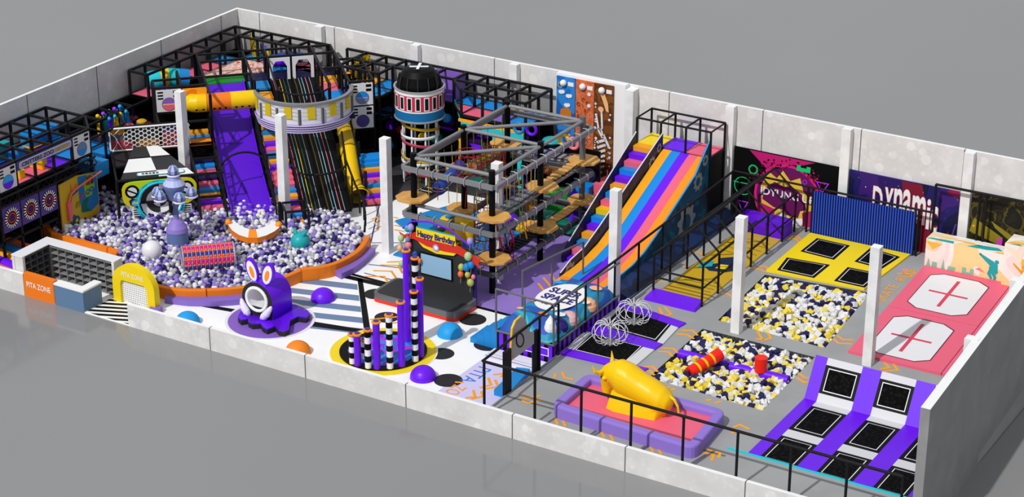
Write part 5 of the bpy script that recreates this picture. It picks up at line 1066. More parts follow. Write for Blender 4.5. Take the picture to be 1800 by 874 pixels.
# decks and pads
for a0, a1, b0, b1, m_, z in [(.15,2.45,0,1.2,'greenx',3.76),(-1.1,.05,2.5,3.6,'s_vi',3.76),(-1.1,.05,3.7,4.8,'s_vi',3.76),(-2.45,-1.15,3.7,4.8,'s_vi',3.76),(2.55,3.6,0,1.2,'navy2',3.76),(3.7,6.05,0,1.2,'navy2',3.76),(6.15,7.1,0,1.2,'navy2',3.76),(2.55,3.6,1.3,2.5,'blue4',3.76),(2.55,3.6,2.6,3.7,'s_or',3.6),(2.55,3.6,3.8,4.9,'s_pk',3.3),(6.15,7.1,1.3,2.5,'s_or',3.76),(6.15,7.1,2.5,3.75,'s_pk',3.76),(6.15,7.1,3.75,5.2,'s_bl',3.76),(7.2,8.3,1.3,2.45,'s_or',3.76),(7.2,8.3,2.5,3.7,'blue4',3.76),(7.2,8.3,3.8,4.95,'s_vi',3.76),(7.2,8.3,5.0,6.1,'s_or',3.3),
    (-4.9,-2.5,6.6,8.6,'charcoal',2.45),(-2.5,.05,4.9,6.5,'s_or2',2.5),(-1.1,.05,6.6,7.6,'olive',1.5)]: pad(db, [AB(a0,b0),AB(a1,b0),AB(a1,b1),AB(a0,b1)], z, m_)
# added black boards that paint the shade inside the block
for a0, a1, b_, z0, z1 in [(-4.9,.05,5.2,.1,2.4),(2.55,3.6,3.0,.1,2.6),(6.15,8.3,4.8,.1,3.6),(-2.5,.05,3.8,.1,3.6)]: b = MB(); board_ab(b,a0,a1,b_,z0,z1,'blackcloth',.03); b.build('shade_board', db)
# arched white boards at the top of the striped slide
for a0, a1 in ((3.72,4.8),(4.92,6.05)):
    b = MB(); w_ = a1-a0; pl = Plane(AB(a0,1.4,3.76), E1, (0,0,1), b, E2)
    o = [(0,0),(.14,0),(.14,.72),(.32,1.02),(w_-.32,1.02),(w_-.14,.72),(w_-.14,0),(w_,0),(w_,1.2),(0,1.2)]; pl.n = E2
    for q in ([(0,0),(.16,0),(.16,1.2),(0,1.2)], [(w_-.16,0),(w_,0),(w_,1.2),(w_-.16,1.2)], [(.16,1.02),(w_-.16,1.02),(w_-.16,1.2),(.16,1.2)], [(.16,.72),(.34,1.02),(.16,1.02)], [(w_-.16,.72),(w_-.16,1.02),(w_-.34,1.02)]): b.prism([pl.p(*t,0) for t in q], -E2*.05, 'white2')
    b.build('arched_board', db)
b = MB(); b.tube([AB(3.8,.3,4.3),AB(4.4,.5,4.45),AB(5.0,.3,4.3)], .22, 'purple', 12); b.build('padded_tube', db)
# white round-window face plates
cassette(db, AB(-2.45,4.95,3.76), E1, 1.25, 1.15, ('violet','s_pk','peach'), E2)
cassette(db, AB(7.2,6.3,3.76), E1, 1.1, 1.15, ('s_bl','slate','lavender'), E2); cassette(db, AB(7.2,6.3,2.52), E1, 1.1, 1.15, ('dviolet','dviolet'), E2)
# coloured tunnel in the front left bay
b = MB(); P_ = [AB(-2.4+.2*k,1.9-.1*k,4.0) for k in range(9)]; P_ = [(-17.7,17.0,4.2),(-17.2,17.3,4.25),(-16.9,17.5,4.25),(-16.5,17.8,4.25),(-16.2,18.1,4.2)]; b.tube([(-17.75,16.5,4.15),(-17.35,16.95,4.25),(-17.1,17.25,4.25),(-16.75,17.6,4.2),(-16.4,18.0,4.1)], .5, 'cyan', 18, mats=['cyan','gold','turq2','blue4']); b.build('tunnel', cf)

# hexagon mesh panel
hx = empty('hexagon_panel', tuple(AB(-3,6.6,2.5)), 'white framed panel of open hexagon cells above the checkered slide', 'panel')
b = MB(); pl = Plane(AB(-4.95,6.62,2.52), E1, (0,0,1), b, E2); W_, H_ = 3.85, 1.16
fr = rounded([(0,0),(W_,0),(W_,H_),(0,H_)], .12); b.tube([pl.p(a,c_,0) for a, c_ in fr], .05, 'white', 6, closed=True); b.build('frame', hx)
b = MB()
for i in range(17):
    for j in range(5):
        cx_, cy_ = .78+i*.19, .12+j*.23+(.115 if i % 2 else 0)
        if cy_ > H_-.08 or (i < 2 and j in (0,4)): continue
        b.tube([pl.p(cx_+.115*math.cos(PI/3*k), cy_+.115*math.sin(PI/3*k),0) for k in range(6)], .016, 'white', 4, closed=True)
for pts in [[(.05,H_-.2),(.35,.6),(.3,.3),(.1,.02)],[(.55,H_-.02),(.2,.85),(.35,.5),(.6,.02)]]: b.tube([pl.p(a,c_,0) for a, c_ in pts], .02, 'white', 5)
b.build('hexagon_mesh', hx)
b = MB()
for k, (a0, a1, z0, z1, m_) in enumerate([(0,.75,0,.5,'s_pk2'),(0,.75,.5,.8,'slate3'),(0,.75,.8,1.16,'amberd'),(.75,1.3,0,.45,'s_pk2'),(.75,2.6,.45,1.16,'charcoal2'),(1.3,2.6,0,.45,'amberd'),(2.6,3.2,.0,.75,'s_pk2'),(2.6,3.85,.75,1.16,'dviolet'),(3.2,3.85,0,.75,'s_pk2')]): b.prism([pl.p(a0,z0,-.14),pl.p(a1,z0,-.14),pl.p(a1,z1,-.14),pl.p(a0,z1,-.14)], -E2*.1, m_)
b.build('padded_backing', hx)
# checkered slide and boombox front
bx_ = empty('boombox_slide', tuple(AB(-3,10.7,.5)), 'yellow boombox shaped slide front with a round checkered mouth in the ball pit', 'slide')
b = MB(); z0_, z1_ = 2.72, 2.5
def tq(s_, t_):  # checkered ramp, s across, t down
    bb = 6.85+3.65*t_; al = (-3.85)+(-4.75+3.85)*t_; ar = -2.65+(-1.25+2.65)*t_; return AB(al+(ar-al)*s_, bb, z0_+(z1_-z0_)*t_)
for i in range(4):
    for j in range(2):
        t0, t1 = [0,.34,.38,.80][i], [.34,.38,.80,1.0][i]; m_ = 'black' if i == 1 else ['charcoal2','white','charcoal2'][[0,0,1,0][i]+j]
        b.poly([tq(j*.52,t1),tq(.52+j*.48,t1),tq(.52+j*.48,t0),tq(j*.52,t0)][::1], m_)
b.poly([tq(0,1)-Vector((0,0,.12)),tq(1,1)-Vector((0,0,.12)),tq(1,0)-Vector((0,0,.12)),tq(0,0)-Vector((0,0,.12))],'black'); b.build('checkered_ramp', bx_)
b = MB(); pl = Plane(tq(.22,.97)+Vector((0,0,.02)), E1, (-E2+Vector((0,0,.05))), b, Vector((0,0,1))); P_ = rounded([(0,0),(2.3,0),(2.3,.42),(0,.42)], .15); pl.poly(P_,'turq',.02); pl.poly([(a*.96+.05,c_*.75+.05) for a, c_ in P_],'white',.03)
for k in range(5): pl.rect(.25+.17*k,.12,.37+.17*k,.3,'charcoal2' if k % 2 else 'greypipe',.04)
b.build('cassette_label', bx_)
b = MB(); bw = 3.55; pl = Plane(AB(-4.75,10.85,.35), E1, (0,0,1), b, E2)
o = [(.1,.95),(.0,1.3),(.0,1.8),(.15,2.02),(.5,2.1),(bw-.5,2.1),(bw-.12,2.0),(bw,1.75),(bw,1.4),(bw-.1,1.0),(bw-.5,.75),(.6,.75)]
cx_, cz_ = 1.78, .98
def hit(t):   # where a ray from the mouth centre leaves the board outline
    best = None; dx, dz = math.cos(t), math.sin(t)
    for i in range(len(o)):
        (x1, z1), (x2, z2) = o[i-1], o[i]; den = dx*(z2-z1)-dz*(x2-x1)
        if abs(den) < 1e-9: continue
        s_ = ((x1-cx_)*(z2-z1)-(z1-cz_)*(x2-x1))/den; u_ = ((x1-cx_)*dz-(z1-cz_)*dx)/den
        if s_ > 0 and -1e-6 <= u_ <= 1+1e-6: best = max(best or 0, s_)
    return best
A_ = [(-.22+(PI+.44)*k/40) for k in range(41)]
for t0, t1 in zip(A_, A_[1:]):
    h0, h1 = hit(t0) or 1.06, hit(t1) or 1.06
    if h0 <= 1.05 or h1 <= 1.05: continue
    q = [(cx_+1.04*math.cos(t0),cz_+1.0*math.sin(t0)),(cx_+h0*math.cos(t0),cz_+h0*math.sin(t0)),(cx_+h1*math.cos(t1),cz_+h1*math.sin(t1)),(cx_+1.04*math.cos(t1),cz_+1.0*math.sin(t1))]
    b.prism([pl.p(*v,0) for v in q], -E2*.1, 'limey' if .35*PI < (t0+t1)/2 < .8*PI else 'acid')
for k in range(24): t = 2*PI*k/24; pl.poly([(cx_+1.05*math.cos(t),cz_+1.0*math.sin(t)),(cx_+1.2*math.cos(t),cz_+1.14*math.sin(t)),(cx_+1.2*math.cos(t+2*PI/24),cz_+1.14*math.sin(t+2*PI/24)),(cx_+1.05*math.cos(t+2*PI/24),cz_+1.0*math.sin(t+2*PI/24))],'cyan' if k % 2 else 'turq',.02)
for a in (.48,bw-.48): pl.disc(a,1.62,.34,'black',.02); pl.disc(a,1.62,.23,'panel',.03); pl.line([(a-.22,1.72),(a+.22,1.5)],.07,'black',.04)
pl.poly([(.3,1.15),(.35,.95),(.75,.72),(.95,.6),(.85,.95),(.7,1.2),(.45,1.28)],'navy',.02); pl.disc(.58,1.02,.17,'sky',.03,12); pl.poly([(.42,1.0),(.55,1.12),(.62,1.05),(.72,1.12),(.74,.98)],'gold',.04)
b.build('front_board', bx_)
b = MB()
for a in (.42,bw-.72):
    b.prism([pl.p(a,.0,-.05),pl.p(a+.42,.0,-.05),pl.p(a+.42,.72,-.05),pl.p(a,.72,-.05)], -E2*.06, 'white'); pk = Plane(AB(-4.75,10.85,.35), E1, (0,0,1), b, E2)
    for k in range(6): pk.rect(a+.06,.06+.11*k,a+.38,.11+.11*k,'black',-.03)
b.build('keyboard_side', bx_)
b = MB()
for ring_i, (r0,r1,d0,d1) in enumerate([(1.03,.95,.02,.12),(.95,.66,.12,.25),(.66,.33,.25,.34),(.33,.02,.34,.38)]):
    for k in range(24):
        t0, t1 = 2*PI*k/24, 2*PI*(k+1)/24; qd = (k//6+ring_i) % 2; f = lambda r, d, t: AB(-4.75+cx_+r*math.cos(t), 10.87-d, .35+cz_+r*.96*math.sin(t)-.15*d)
        b.add([f(r0,d0,t0),f(r0,d0,t1),f(r1,d1,t1),f(r1,d1,t0)], [[0,1,2,3]], ['charcoal2','white'][qd], True)
b.build('funnel', bx_)
b = MB(); b.tube([AB(-4.75+cx_+1.04*math.cos(2*PI*k/32),10.88,.35+cz_+1.0*math.sin(2*PI*k/32)) for k in range(32)], .05, 'cyan', 6, closed=True); b.build('mouth_rim', bx_)

# ---- slides
def ab_strip(mb, prof, a0, a1, mat, th=.08, dz=0):
    for (b0,z0),(b1,z1) in zip(prof, prof[1:]): mb.hexa([AB(a0,b1,z1-th+dz),AB(a1,b1,z1-th+dz),AB(a1,b0,z0-th+dz),AB(a0,b0,z0-th+dz)], [AB(a0,b1,z1+dz),AB(a1,b1,z1+dz),AB(a1,b0,z0+dz),AB(a0,b0,z0+dz)], mat)
vs_ = empty('violet_slide', tuple(AB(1.3,6,.5)), 'wide violet slide with faint triangles dropping into the ball pit', 'slide')
pr = [(1.3,3.75),(1.9,3.7),(3.0,3.2),(4.6,2.35),(7.0,1.5),(9.5,.95),(11.8,.62)]
b = MB(); ab_strip(b, pr, .36, 2.28, 'slideviolet'); b.build('slide_bed', vs_)
for a in (.32,2.26): b = MB(); ab_strip(b, pr, a, a+.07, 'purple', .1, .16); b.build('side_lip', vs_)
b = MB()
def on(a, bb):
    for (b0,z0),(b1,z1) in zip(pr, pr[1:]):
        if b0 <= bb <= b1: return AB(a, bb, z0+(z1-z0)*(bb-b0)/(b1-b0)+.012)
for tri in [[(.5,3.6),(.8,4.6),(.5,4.9)],[(1.0,5.6),(1.5,4.7),(1.7,5.6)],[(.6,10.4),(1.2,8.8),(1.4,10.9)],[(.5,9.2),(.8,8.0),(.6,10.0)]]:
    P_ = [on(*q) for q in tri]; b.stroke(P_, .045, (.4,-.4,.9), 'slideviolet2', .004, True)
b.build('triangle_print', vs_)
bs_ = empty('striped_slide', tuple(AB(5,6,.5)), 'broad black slide with thin neon lane stripes running out under the round balcony', 'slide')
pb = [(1.3,3.75),(2.2,3.6),(4.0,2.95),(6.0,2.45),(8.0,1.95),(10.0,1.25),(12.2,.55)]
b = MB(); ab_strip(b, pb, 3.75, 6.1, 'blackgloss'); b.build('slide_bed', bs_)
for k, (o_, m_) in enumerate([(.12,'s_pk'),(.3,'aqua'),(.46,'gold'),(.64,'dteal'),(.84,'lightsteel'),(1.22,'mustard'),(1.44,'lightsteel'),(1.6,'aqua'),(1.8,'rose'),(2.0,'lightsteel')]): b = MB(); ab_strip(b, pb, 3.75+o_, 3.778+o_, m_, .01, .012); b.build('lane_stripe', bs_)
for a in (3.7,4.85,6.08): b = MB(); ab_strip(b, pb, a, a+.07, 'black', .1, .14); b.build('lane_divider', bs_)
def stairs_ab(name, label, a0, a1, b0, b1, z0, z1, n, cyc):
    e = empty(name, tuple(AB((a0+a1)/2,(b0+b1)/2,.1)), label, 'steps', 'padded climbing steps')
    for k in range(n):
        t = k/n; bb0 = b0+(b1-b0)*t; bb1 = b0+(b1-b0)*(k+1)/n; z = z0+(z1-z0)*(k+.5)/n
        al = 3.16 if (a0 == 2.62 and bb1 > 11.6) else a0   # the steps narrow past the column
        b = MB(); q = [AB(al,bb0),AB(a1,bb0),AB(a1,bb1),AB(al,bb1)]; b.slab([tuple(v[:2]) for v in q], z-.42, z, cyc[k % len(cyc)]); b.build('step', e, .04)
    return e
stairs_ab('padded_steps', 'padded rainbow steps between the boombox slide and the violet slide', -1.12, .02, 4.9, 11.3, 2.75, .55, 15, ['s_or','s_bl','blackcloth','blackcloth','blackcloth','navy2','s_bl','s_pk','navy2','s_pk','s_bl','s_or','s_vi','s_pk','lightsteel'])
stairs_ab('padded_steps', 'padded rainbow steps between the violet slide and the black striped slide', 2.62, 3.62, 4.6, 13.6, 3.25, .4, 20, ['s_pk','s_or','s_or','s_bl','s_or','s_vi','s_pk','s_bl','s_or','s_vi','s_pk','s_pk','s_pk','s_bl','s_or','s_vi','s_pk','s_bl','s_or','s_vi'])
stairs_ab('padded_steps', 'padded rainbow steps on the white floor right of the yellow tube slide', 7.1, 8.3, 8.9, 10.6, 1.75, .2, 8, ['s_bl','s_or','s_vi','s_pk','s_bl','s_or','s_vi','s_pk'])
b = MB(); q = [AB(7.1,8.0),AB(8.3,8.0),AB(8.3,8.9),AB(7.1,8.9)]; b.slab([tuple(v[:2]) for v in q], 1.5, 1.8, 's_bl'); b.build('deck_pad', db, .03)
# slide hand rails
rl = empty('slide_rails', tuple(AB(2.4,8,.5)), 'bent black hand rails flanking the violet and striped slides', 'railing')
def rail_ab(pts, r=.045): b = MB(); b.tube([AB(*p_) for p_ in pts], r, 'pipe', 8); b.build('rail', rl)
for a, dz in ((.1,0),(2.45,0)):
    rail_ab([(a,3.7,4.0),(a,5.0,3.2),(a,7.0,2.6),(a,9.0,2.1),(a,10.8,1.6),(a,11.8,1.2),(a,12.0,.5)])
    rail_ab([(a,4.0,3.3),(a,7.0,2.1),(a,11.6,.9)])
for a in (-1.15,3.66): rail_ab([(a,4.9,3.4),(a,8.6,2.5),(a,10.8,1.75),(a,11.7,1.3),(a,12.0,.5)]); rail_ab([(a,5.0,2.7),(a,11.4,1.0)])
for a, bs2 in ((.1,(5.5,7.5,9.5,11.0)),(2.45,(5.5,7.5,9.5,11.0)),(3.66,(7.5,9.5,11.3)),(-1.15,(7.5,9.5,11.3))):
    for bb in bs2: b = MB(); b.tube([AB(a,bb,.3),AB(a,bb,3.05-.2*(bb-5.5))], .04, 'pipe', 8); b.build('post', rl)
P_ = []
b = MB(); b.tube([AB(.1,9.4,.5),AB(.1,9.4,2.0)]+[AB(1.28-1.18*math.cos(PI*k/14), 9.4, 2.0+.95*math.sin(PI*k/14)) for k in range(1,14)]+[AB(2.45,9.4,2.0),AB(2.45,9.4,.5)], .055, 'pipe'); b.build('arch_rail', rl)
b = MB(); b.tube([AB(3.4,9.9,2.35),AB(3.8,10.3,2.15)]+[AB(4.95-1.2*math.cos(PI*k/10), 10.4+.95*math.sin(PI*k/10), 2.1+.02*k) for k in range(1,10)]+[AB(6.15,10.2,2.5),AB(6.15,9.4,3.6)], .055, 'pipe'); b.build('arch_rail', rl)
rail_ab([(6.15,9.4,3.6),(6.15,10.4,2.5),(6.4,11.6,1.6),(6.6,12.8,1.15),(6.4,14.3,.95),(6.3,14.5,.3)], .055)
for p_ in [(6.15,10.4,2.5),(6.3,11.2,1.9),(6.5,12.1,1.4),(6.55,13.0,1.1),(6.5,13.7,1.05)]: b = MB(); b.tube([AB(p_[0],p_[1],.3),AB(*p_)], .045, 'pipe', 8); b.build('post', rl)
rail_ab([(7.0,6.6,3.4),(7.0,8.4,2.5),(7.0,10.0,1.3),(7.0,10.6,.1)], .05)
# small ladder cage
lc = empty('entry_cage', tuple(AB(3.2,13.4,.4)), 'small black tube cage in the ball pit at the foot of the middle steps', 'cage')
for a, bb in ((2.65,12.7),(3.75,12.7),(2.65,13.9),(3.75,13.9)): b = MB(); b.bar(AB(a,bb,.1),AB(a,bb,1.45),.09,.09,'pipe'); b.build('post', lc)
b = MB()
for z in (1.45,):
    q = [AB(2.65,12.7,z),AB(3.75,12.7,z),AB(3.75,13.9,z),AB(2.65,13.9,z)]
    for i in range(4): b.bar(q[i],q[(i+1)%4],.09,.09,'pipe')
b.build('top_frame', lc)
# round balcony
rg = empty('round_balcony', tuple(AB(4.8,6.2,3.7)), 'round white balcony with yellow windows and violet bands above the striped slide', 'balcony')
def arcb(r, z, n=40, a0=-.62, a1=PI+.62):  # arc bulging toward e2
    return [AB(4.8-r*math.cos(a0+(a1-a0)*k/n), 6.2+r*math.sin(a0+(a1-a0)*k/n), z) for k in range(n+1)]
def arc_wall(mb, r, z0, z1, mat, r2_=None, **kw):
    lo = arcb(r, z0, **kw); hi = arcb(r2_ or r, z1, **kw); n = len(lo); mb.add(lo+hi, [[i,i+1,n+i+1,n+i] for i in range(n-1)], mat, True)
A0_, A1_ = -.1, PI+.1
kw = dict(a0=A0_, a1=A1_)
b = MB(); arc_wall(b,2.42,3.78,4.85,'white2',**kw); arc_wall(b,2.34,4.85,3.78,'lightsteel',**kw)
b.build('curved_wall', rg)
b = MB(); lo = arcb(2.3,4.9,**kw); hi = arcb(2.5,4.9,**kw); n = len(lo); b.add(lo+hi, [[i,i+1,n+i+1,n+i] for i in range(n-1)], 'steel', True); arc_wall(b,2.5,4.78,4.9,'steel',**kw); arc_wall(b,2.3,4.9,4.78,'steel',**kw); b.build('cap_rail', rg)
b = MB(); zz = 3.80
for k, (h, m_) in enumerate([(.08,'lilac2'),(.06,'dviolet'),(.07,'lilac2'),(.06,'dviolet'),(.07,'lilac2'),(.06,'violet'),(.07,'lilac2')]): r_ = 2.5-.02*k; arc_wall(b, r_, zz-h, zz, m_, **kw); zz -= h
lo = arcb(2.3,zz,**kw); hi = arcb(2.38,zz,**kw); b.add(lo+hi, [[i,n+i,n+i+1,i+1] for i in range(n-1)], 'lilac2', True); lo = arcb(2.42,3.80,**kw); hi = arcb(2.5,3.8,**kw); b.add(lo+hi, [[i,i+1,n+i+1,n+i] for i in range(n-1)], 'violet', True)
b.build('violet_band', rg)
for k in range(7):
    t = A0_+(A1_-A0_)*(k+.5)/7; c_ = AB(4.8-2.44*math.cos(t), 6.2+2.44*math.sin(t), 4.0); N = (AB(4.8-3*math.cos(t),6.2+3*math.sin(t))-AB(4.8,6.2)).normalized(); U = Vector((-N.y,N.x,0))
    b = MB(); pl = Plane(c_, U, (0,0,1), b, N); b.prism([pl.p(-.19,.1,0),pl.p(.19,.1,0),pl.p(.19,.72,0),pl.p(-.19,.72,0)], N*.03, 'mustard2'); b.build('window_panel', rg)
    b = MB(); pl.mb = b; [pl.line([(-.5,.08+.2*i),(-.2,.08+.2*i)], .015, 'steel', .01) for i in range(4)]; [pl.line([(.2,.08+.2*i),(.5,.08+.2*i)], .015, 'steel', .01) for i in range(4)]; b.build('plank_line', rg)
    t = A0_+(A1_-A0_)*k/7; c_ = AB(4.8-2.45*math.cos(t), 6.2+2.45*math.sin(t), 0)
    if k: b = MB(); b.bar(c_+Vector((0,0,3.78)), c_+Vector((0,0,4.6)), .09,.12,'greypipe'); b.build('bracket', rg)
b = MB(); b.tube(arcb(1.35,5.0,a0=.0,a1=PI), .05, 'pipe', 8); b.tube([AB(4.8-1.35,6.2,5.0),AB(3.65,1.25,5.0)], .05, 'pipe', 8); b.tube([AB(4.8+1.35,6.2,5.0),AB(6.1,1.25,5.0)], .05, 'pipe', 8); b.build('inner_rail', rg)
b = MB(); 
for s_ in (0,1):
    a0 = 2.5 if s_ == 0 else 6.15; b.slab([tuple(AB(a0,4.9)[:2]),tuple(AB(a0+1.1,4.9)[:2]),tuple(AB(a0+1.0,7.6)[:2]),tuple(AB(a0+.4,7.4)[:2])], 3.55, 3.66, 'pipe')
b.build('floor_plate', rg)
for k in range(9): t = PI*(k+.5)/9; b = MB(); p_ = AB(4.8-1.35*math.cos(t), 6.2+1.35*math.sin(t)); b.tube([(p_.x,p_.y,3.9),(p_.x,p_.y,5.0)], .03, 'pipe', 6); b.build('rail_bar', rg)
# orange and yellow crossing tube
ct = empty('crawl_tube', tuple(AB(.9,5.3,3.7)), 'yellow and orange crawl tube bridging over the violet slide to the round balcony', 'tube')
P_ = [AB(-.75,4.6,4.25)]; arcp = [AB(-.35-.5*math.cos(t*PI/10)*1, 4.75+.5*math.sin(t*PI/10), 4.2) for t in range(0,6)]
for nm, pts, m_ in [('elbow',[AB(-.8,4.85,4.22),AB(-.78,5.05,4.2),AB(-.65,5.2,4.2),AB(-.45,5.28,4.2),AB(0,5.3,4.2)],'gold'),('tube_section',[AB(0,5.3,4.2),AB(1.2,5.3,4.2)],'deskorange'),('tube_section',[AB(1.2,5.3,4.2),AB(2.45,5.3,4.2)],'gold')]:
    b = MB(); b.tube(pts, .46, m_, 24); b.build(nm, ct)
for a in (-.55,-.2,.35,.62,.92,1.45,1.75,2.1):
    b = MB(); n_ = (E2*.88-Vector((0,0,.45))).normalized(); c_ = AB(a,5.3,4.2)+n_*.458; b.add([c_+n_*.01+(E1*math.cos(2*PI*j/12)+n_.cross(E1)*math.sin(2*PI*j/12))*.065 for j in range(12)], [list(range(12))], 'black'); b.build('air_hole', ct)
b = MB(); board_ab(b,-1.12,.08,4.98,3.76,4.9,'s_or',.06); b.build('mouth_board', ct)
b = MB(); b.tube([AB(-.75,4.98,4.35),AB(-.7,5.1,4.35)], .55, 's_or2', 20); b.build('mouth_ring', ct)
# yellow tube slide
yt = empty('tube_slide', tuple(AB(6.7,8,.1)), 'translucent yellow tube slide curling down to the white floor beside the right rainbow steps', 'slide')
b = MB(); b.tube([AB(6.75,5.4,3.2),AB(6.75,6.1,3.05),AB(6.78,6.9,2.6),AB(6.72,7.8,2.0)], .42, 'mustard', 20, caps=False); b.build('tube_section', yt)
b = MB(); b.tube([AB(6.72,7.8,2.0),AB(6.65,8.6,1.5),AB(6.6,9.3,1.05),AB(6.65,9.9,.7)], .43, 'gold', 20, caps=False); b.build('tube_section', yt)
b = MB(); P_ = [AB(6.65,9.9,.7),AB(6.75,10.4,.55)]; b.tube(P_, .46, 'gold', 22, caps=False, radii=[.43,.5]); b.tube(P_, .43, 'olive', 22, caps=False, radii=[.38,.45]); b.build('mouth', yt)
for p_, r_ in ((AB(6.78,6.9,2.6),.44),(AB(6.72,7.8,2.0),.45),(AB(6.75,10.4,.55),.49)):
    b = MB(); d = (E2-Vector((0,0,.5))).normalized(); v_ = d.cross(E1).normalized(); b.tube([p_+(E1*math.cos(2*PI*j/20)+v_*math.sin(2*PI*j/20))*r_ for j in range(20)], .035, 'olive' if r_ < .46 else 'gold', 6, closed=True); b.build('collar', yt)

# ---- rear right frame behind lighthouse and ropes course
rf = empty('play_structure', (-4,22.9,FZ), 'black play frame along the back wall behind the lighthouse tower and ropes course', 'play frame', 'black tube play frames')
xr_ = [-10.6,-9.35,-8.1,-6.85,-5.6,-4.35,-3.1,-1.87,-.62,.63,1.88]
nodes = {('b',i):(x,24.1) for i, x in enumerate(xr_)}; nodes.update({('c',i):(x,22.85) for i, x in enumerate(xr_) if i > 0}); nodes.update({('d',i):(xr_[i],21.6) for i in (1,2,3,7,8,9,10)}); nodes[('d',6)] = (-2.95,22.7)
nodes = {k:v for k, v in nodes.items() if k != ('d',6)}
ed = [(('b',i),('b',i+1)) for i in range(10)]+[(('c',i),('c',i+1)) for i in range(1,10)]+[(('b',i),('c',i)) for i in range(1,11)]+[(('d',i),('d',i+1)) for i in (1,2,7,8,9)]+[(('c',i),('d',i)) for i in (1,2,3,7,8,9,10)]+[(('c',6),('d',7))]
lattice(rf, None, nodes, ed, [5.0,3.7,2.45,1.25])
pcol = ['s_or','s_or','s_bl','s_vi','dviolet','dviolet','s_bl','s_bl','gold','s_bl']
for i in range(10): padr(rf, xr_[i], 22.85, xr_[i+1], 24.1, 3.76, pcol[i])
for i, m_ in ((1,'s_bl'),(2,'s_bl'),(7,'s_pk'),(8,'violet'),(9,'blue4')): padr(rf, xr_[i], 21.6, xr_[i+1], 22.85, 3.76, m_)
pad(rf, [(-3.0,22.8),(-1.95,21.7),(-1.95,22.8)], 3.76, 's_pk')
for i in range(1,10): padr(rf, xr_[i], 22.85, xr_[i+1], 24.1, 2.3, ['navy2','s_bl','s_or','charcoal','purple','navy2','charcoal','s_vi','navy2'][i-1])
for i in (7,8,9): padr(rf, xr_[i], 21.6, xr_[i+1], 22.85, 2.3, ['s_vi','charcoal','s_or'][i-7])
for k in range(14): rr = random.Random(50+k); b = MB(); x = rr.uniform(-10,1.5); b.sphere((x, rr.uniform(22.2,23.6), rr.choice([.6,1.5,2.7])+rr.uniform(0,.3)), rr.uniform(.25,.4), ['s_or','s_bl','purple','crimson','turq','dteal','gold'][k%7], 10, .8); b.build('padded_shape', rf)
b = MB(); b.prism([(-9.3,23.4,3.76),(-9.1,24.0,3.76),(-9.1,24.0,4.95),(-9.3,23.4,4.95)], (.04,0,0), 'art_black_yellow') if False else b.prism([(-9.75,23.2,3.76),(-9.1,24.05,3.76),(-9.1,24.05,4.95),(-9.75,23.2,4.9)], (.03,-.02,0), 'art_black_yellow'); b.build('climbing_net_panel', rf)
b = MB(); b.box(-4.85,23.95,3.76,-3.15,24.02,4.97,'violet'); b.box(-3.2,22.9,3.76,-3.14,24.0,4.9,'violet'); b.build('violet_screen', rf)
b = MB(); b.poly([(-10.5,24.16,3.75),(1.88,24.16,3.75),(1.88,24.16,4.95),(-10.5,24.16,4.95)], 'netting'); b.build('netting', rf)
fa = empty('painted_front', (0,21.4,FZ), 'turquoise, yellow and orange framed facade behind the ropes course', 'facade')
for x0, z0, x1, z1, m_ in [(-1.9,3.45,1.9,3.6,'s_or'),(-1.9,3.2,1.9,3.45,'turq2'),(-1.9,3.1,1.9,3.2,'gold'),(-1.9,.1,-1.75,3.45,'s_or'),(-1.75,.1,-1.5,3.2,'turq2'),(-1.5,.1,-1.42,3.1,'gold'),(.1,.1,.45,3.2,'turq2'),(.45,.1,.52,3.1,'gold'),(1.55,.1,1.8,3.2,'turq2'),(-1.4,.1,.1,1.5,'dteal')]:
    b = MB(); b.box(x0,21.36,z0,x1,21.44,z1,m_); b.build('facade_board', fa)
b = MB(); b.box(-1.35,21.7,1.9,.05,22.7,2.35,'s_vi'); b.build('violet_deck', fa)
b = MB(); pl = Plane((-3.0,22.7,.1),(.71,-.71,0),(0,0,1),b,(-.7,-.7,0)); b.prism([pl.p(0,3.9,0),pl.p(1.5,3.4,0),pl.p(1.5,3.2,0),pl.p(.0,3.7,0)],(.04,.04,0),'turq2'); b.build('sloping_trim', fa)
# second facade panel further right, dark blue shapes
for k, (x, y, z, m_) in enumerate([(2.6,21.4,2.6,'navyblue'),(3.4,21.8,2.7,'navy2'),(2.9,22.4,3.0,'turq'),(4.2,22.2,2.4,'brown'),(3.6,21.2,2.0,'brown')]): b = MB(); b.sphere((x,y,z), .5, m_, 12, .4); b.build('padded_shape', fa)
b = MB(); b.box(2.1,23.2,.1,5.2,23.3,2.6,'blackcloth'); b.box(2.0,21.5,2.2,3.9,22.9,2.32,'navy2'); b.build('dark_deck', fa)

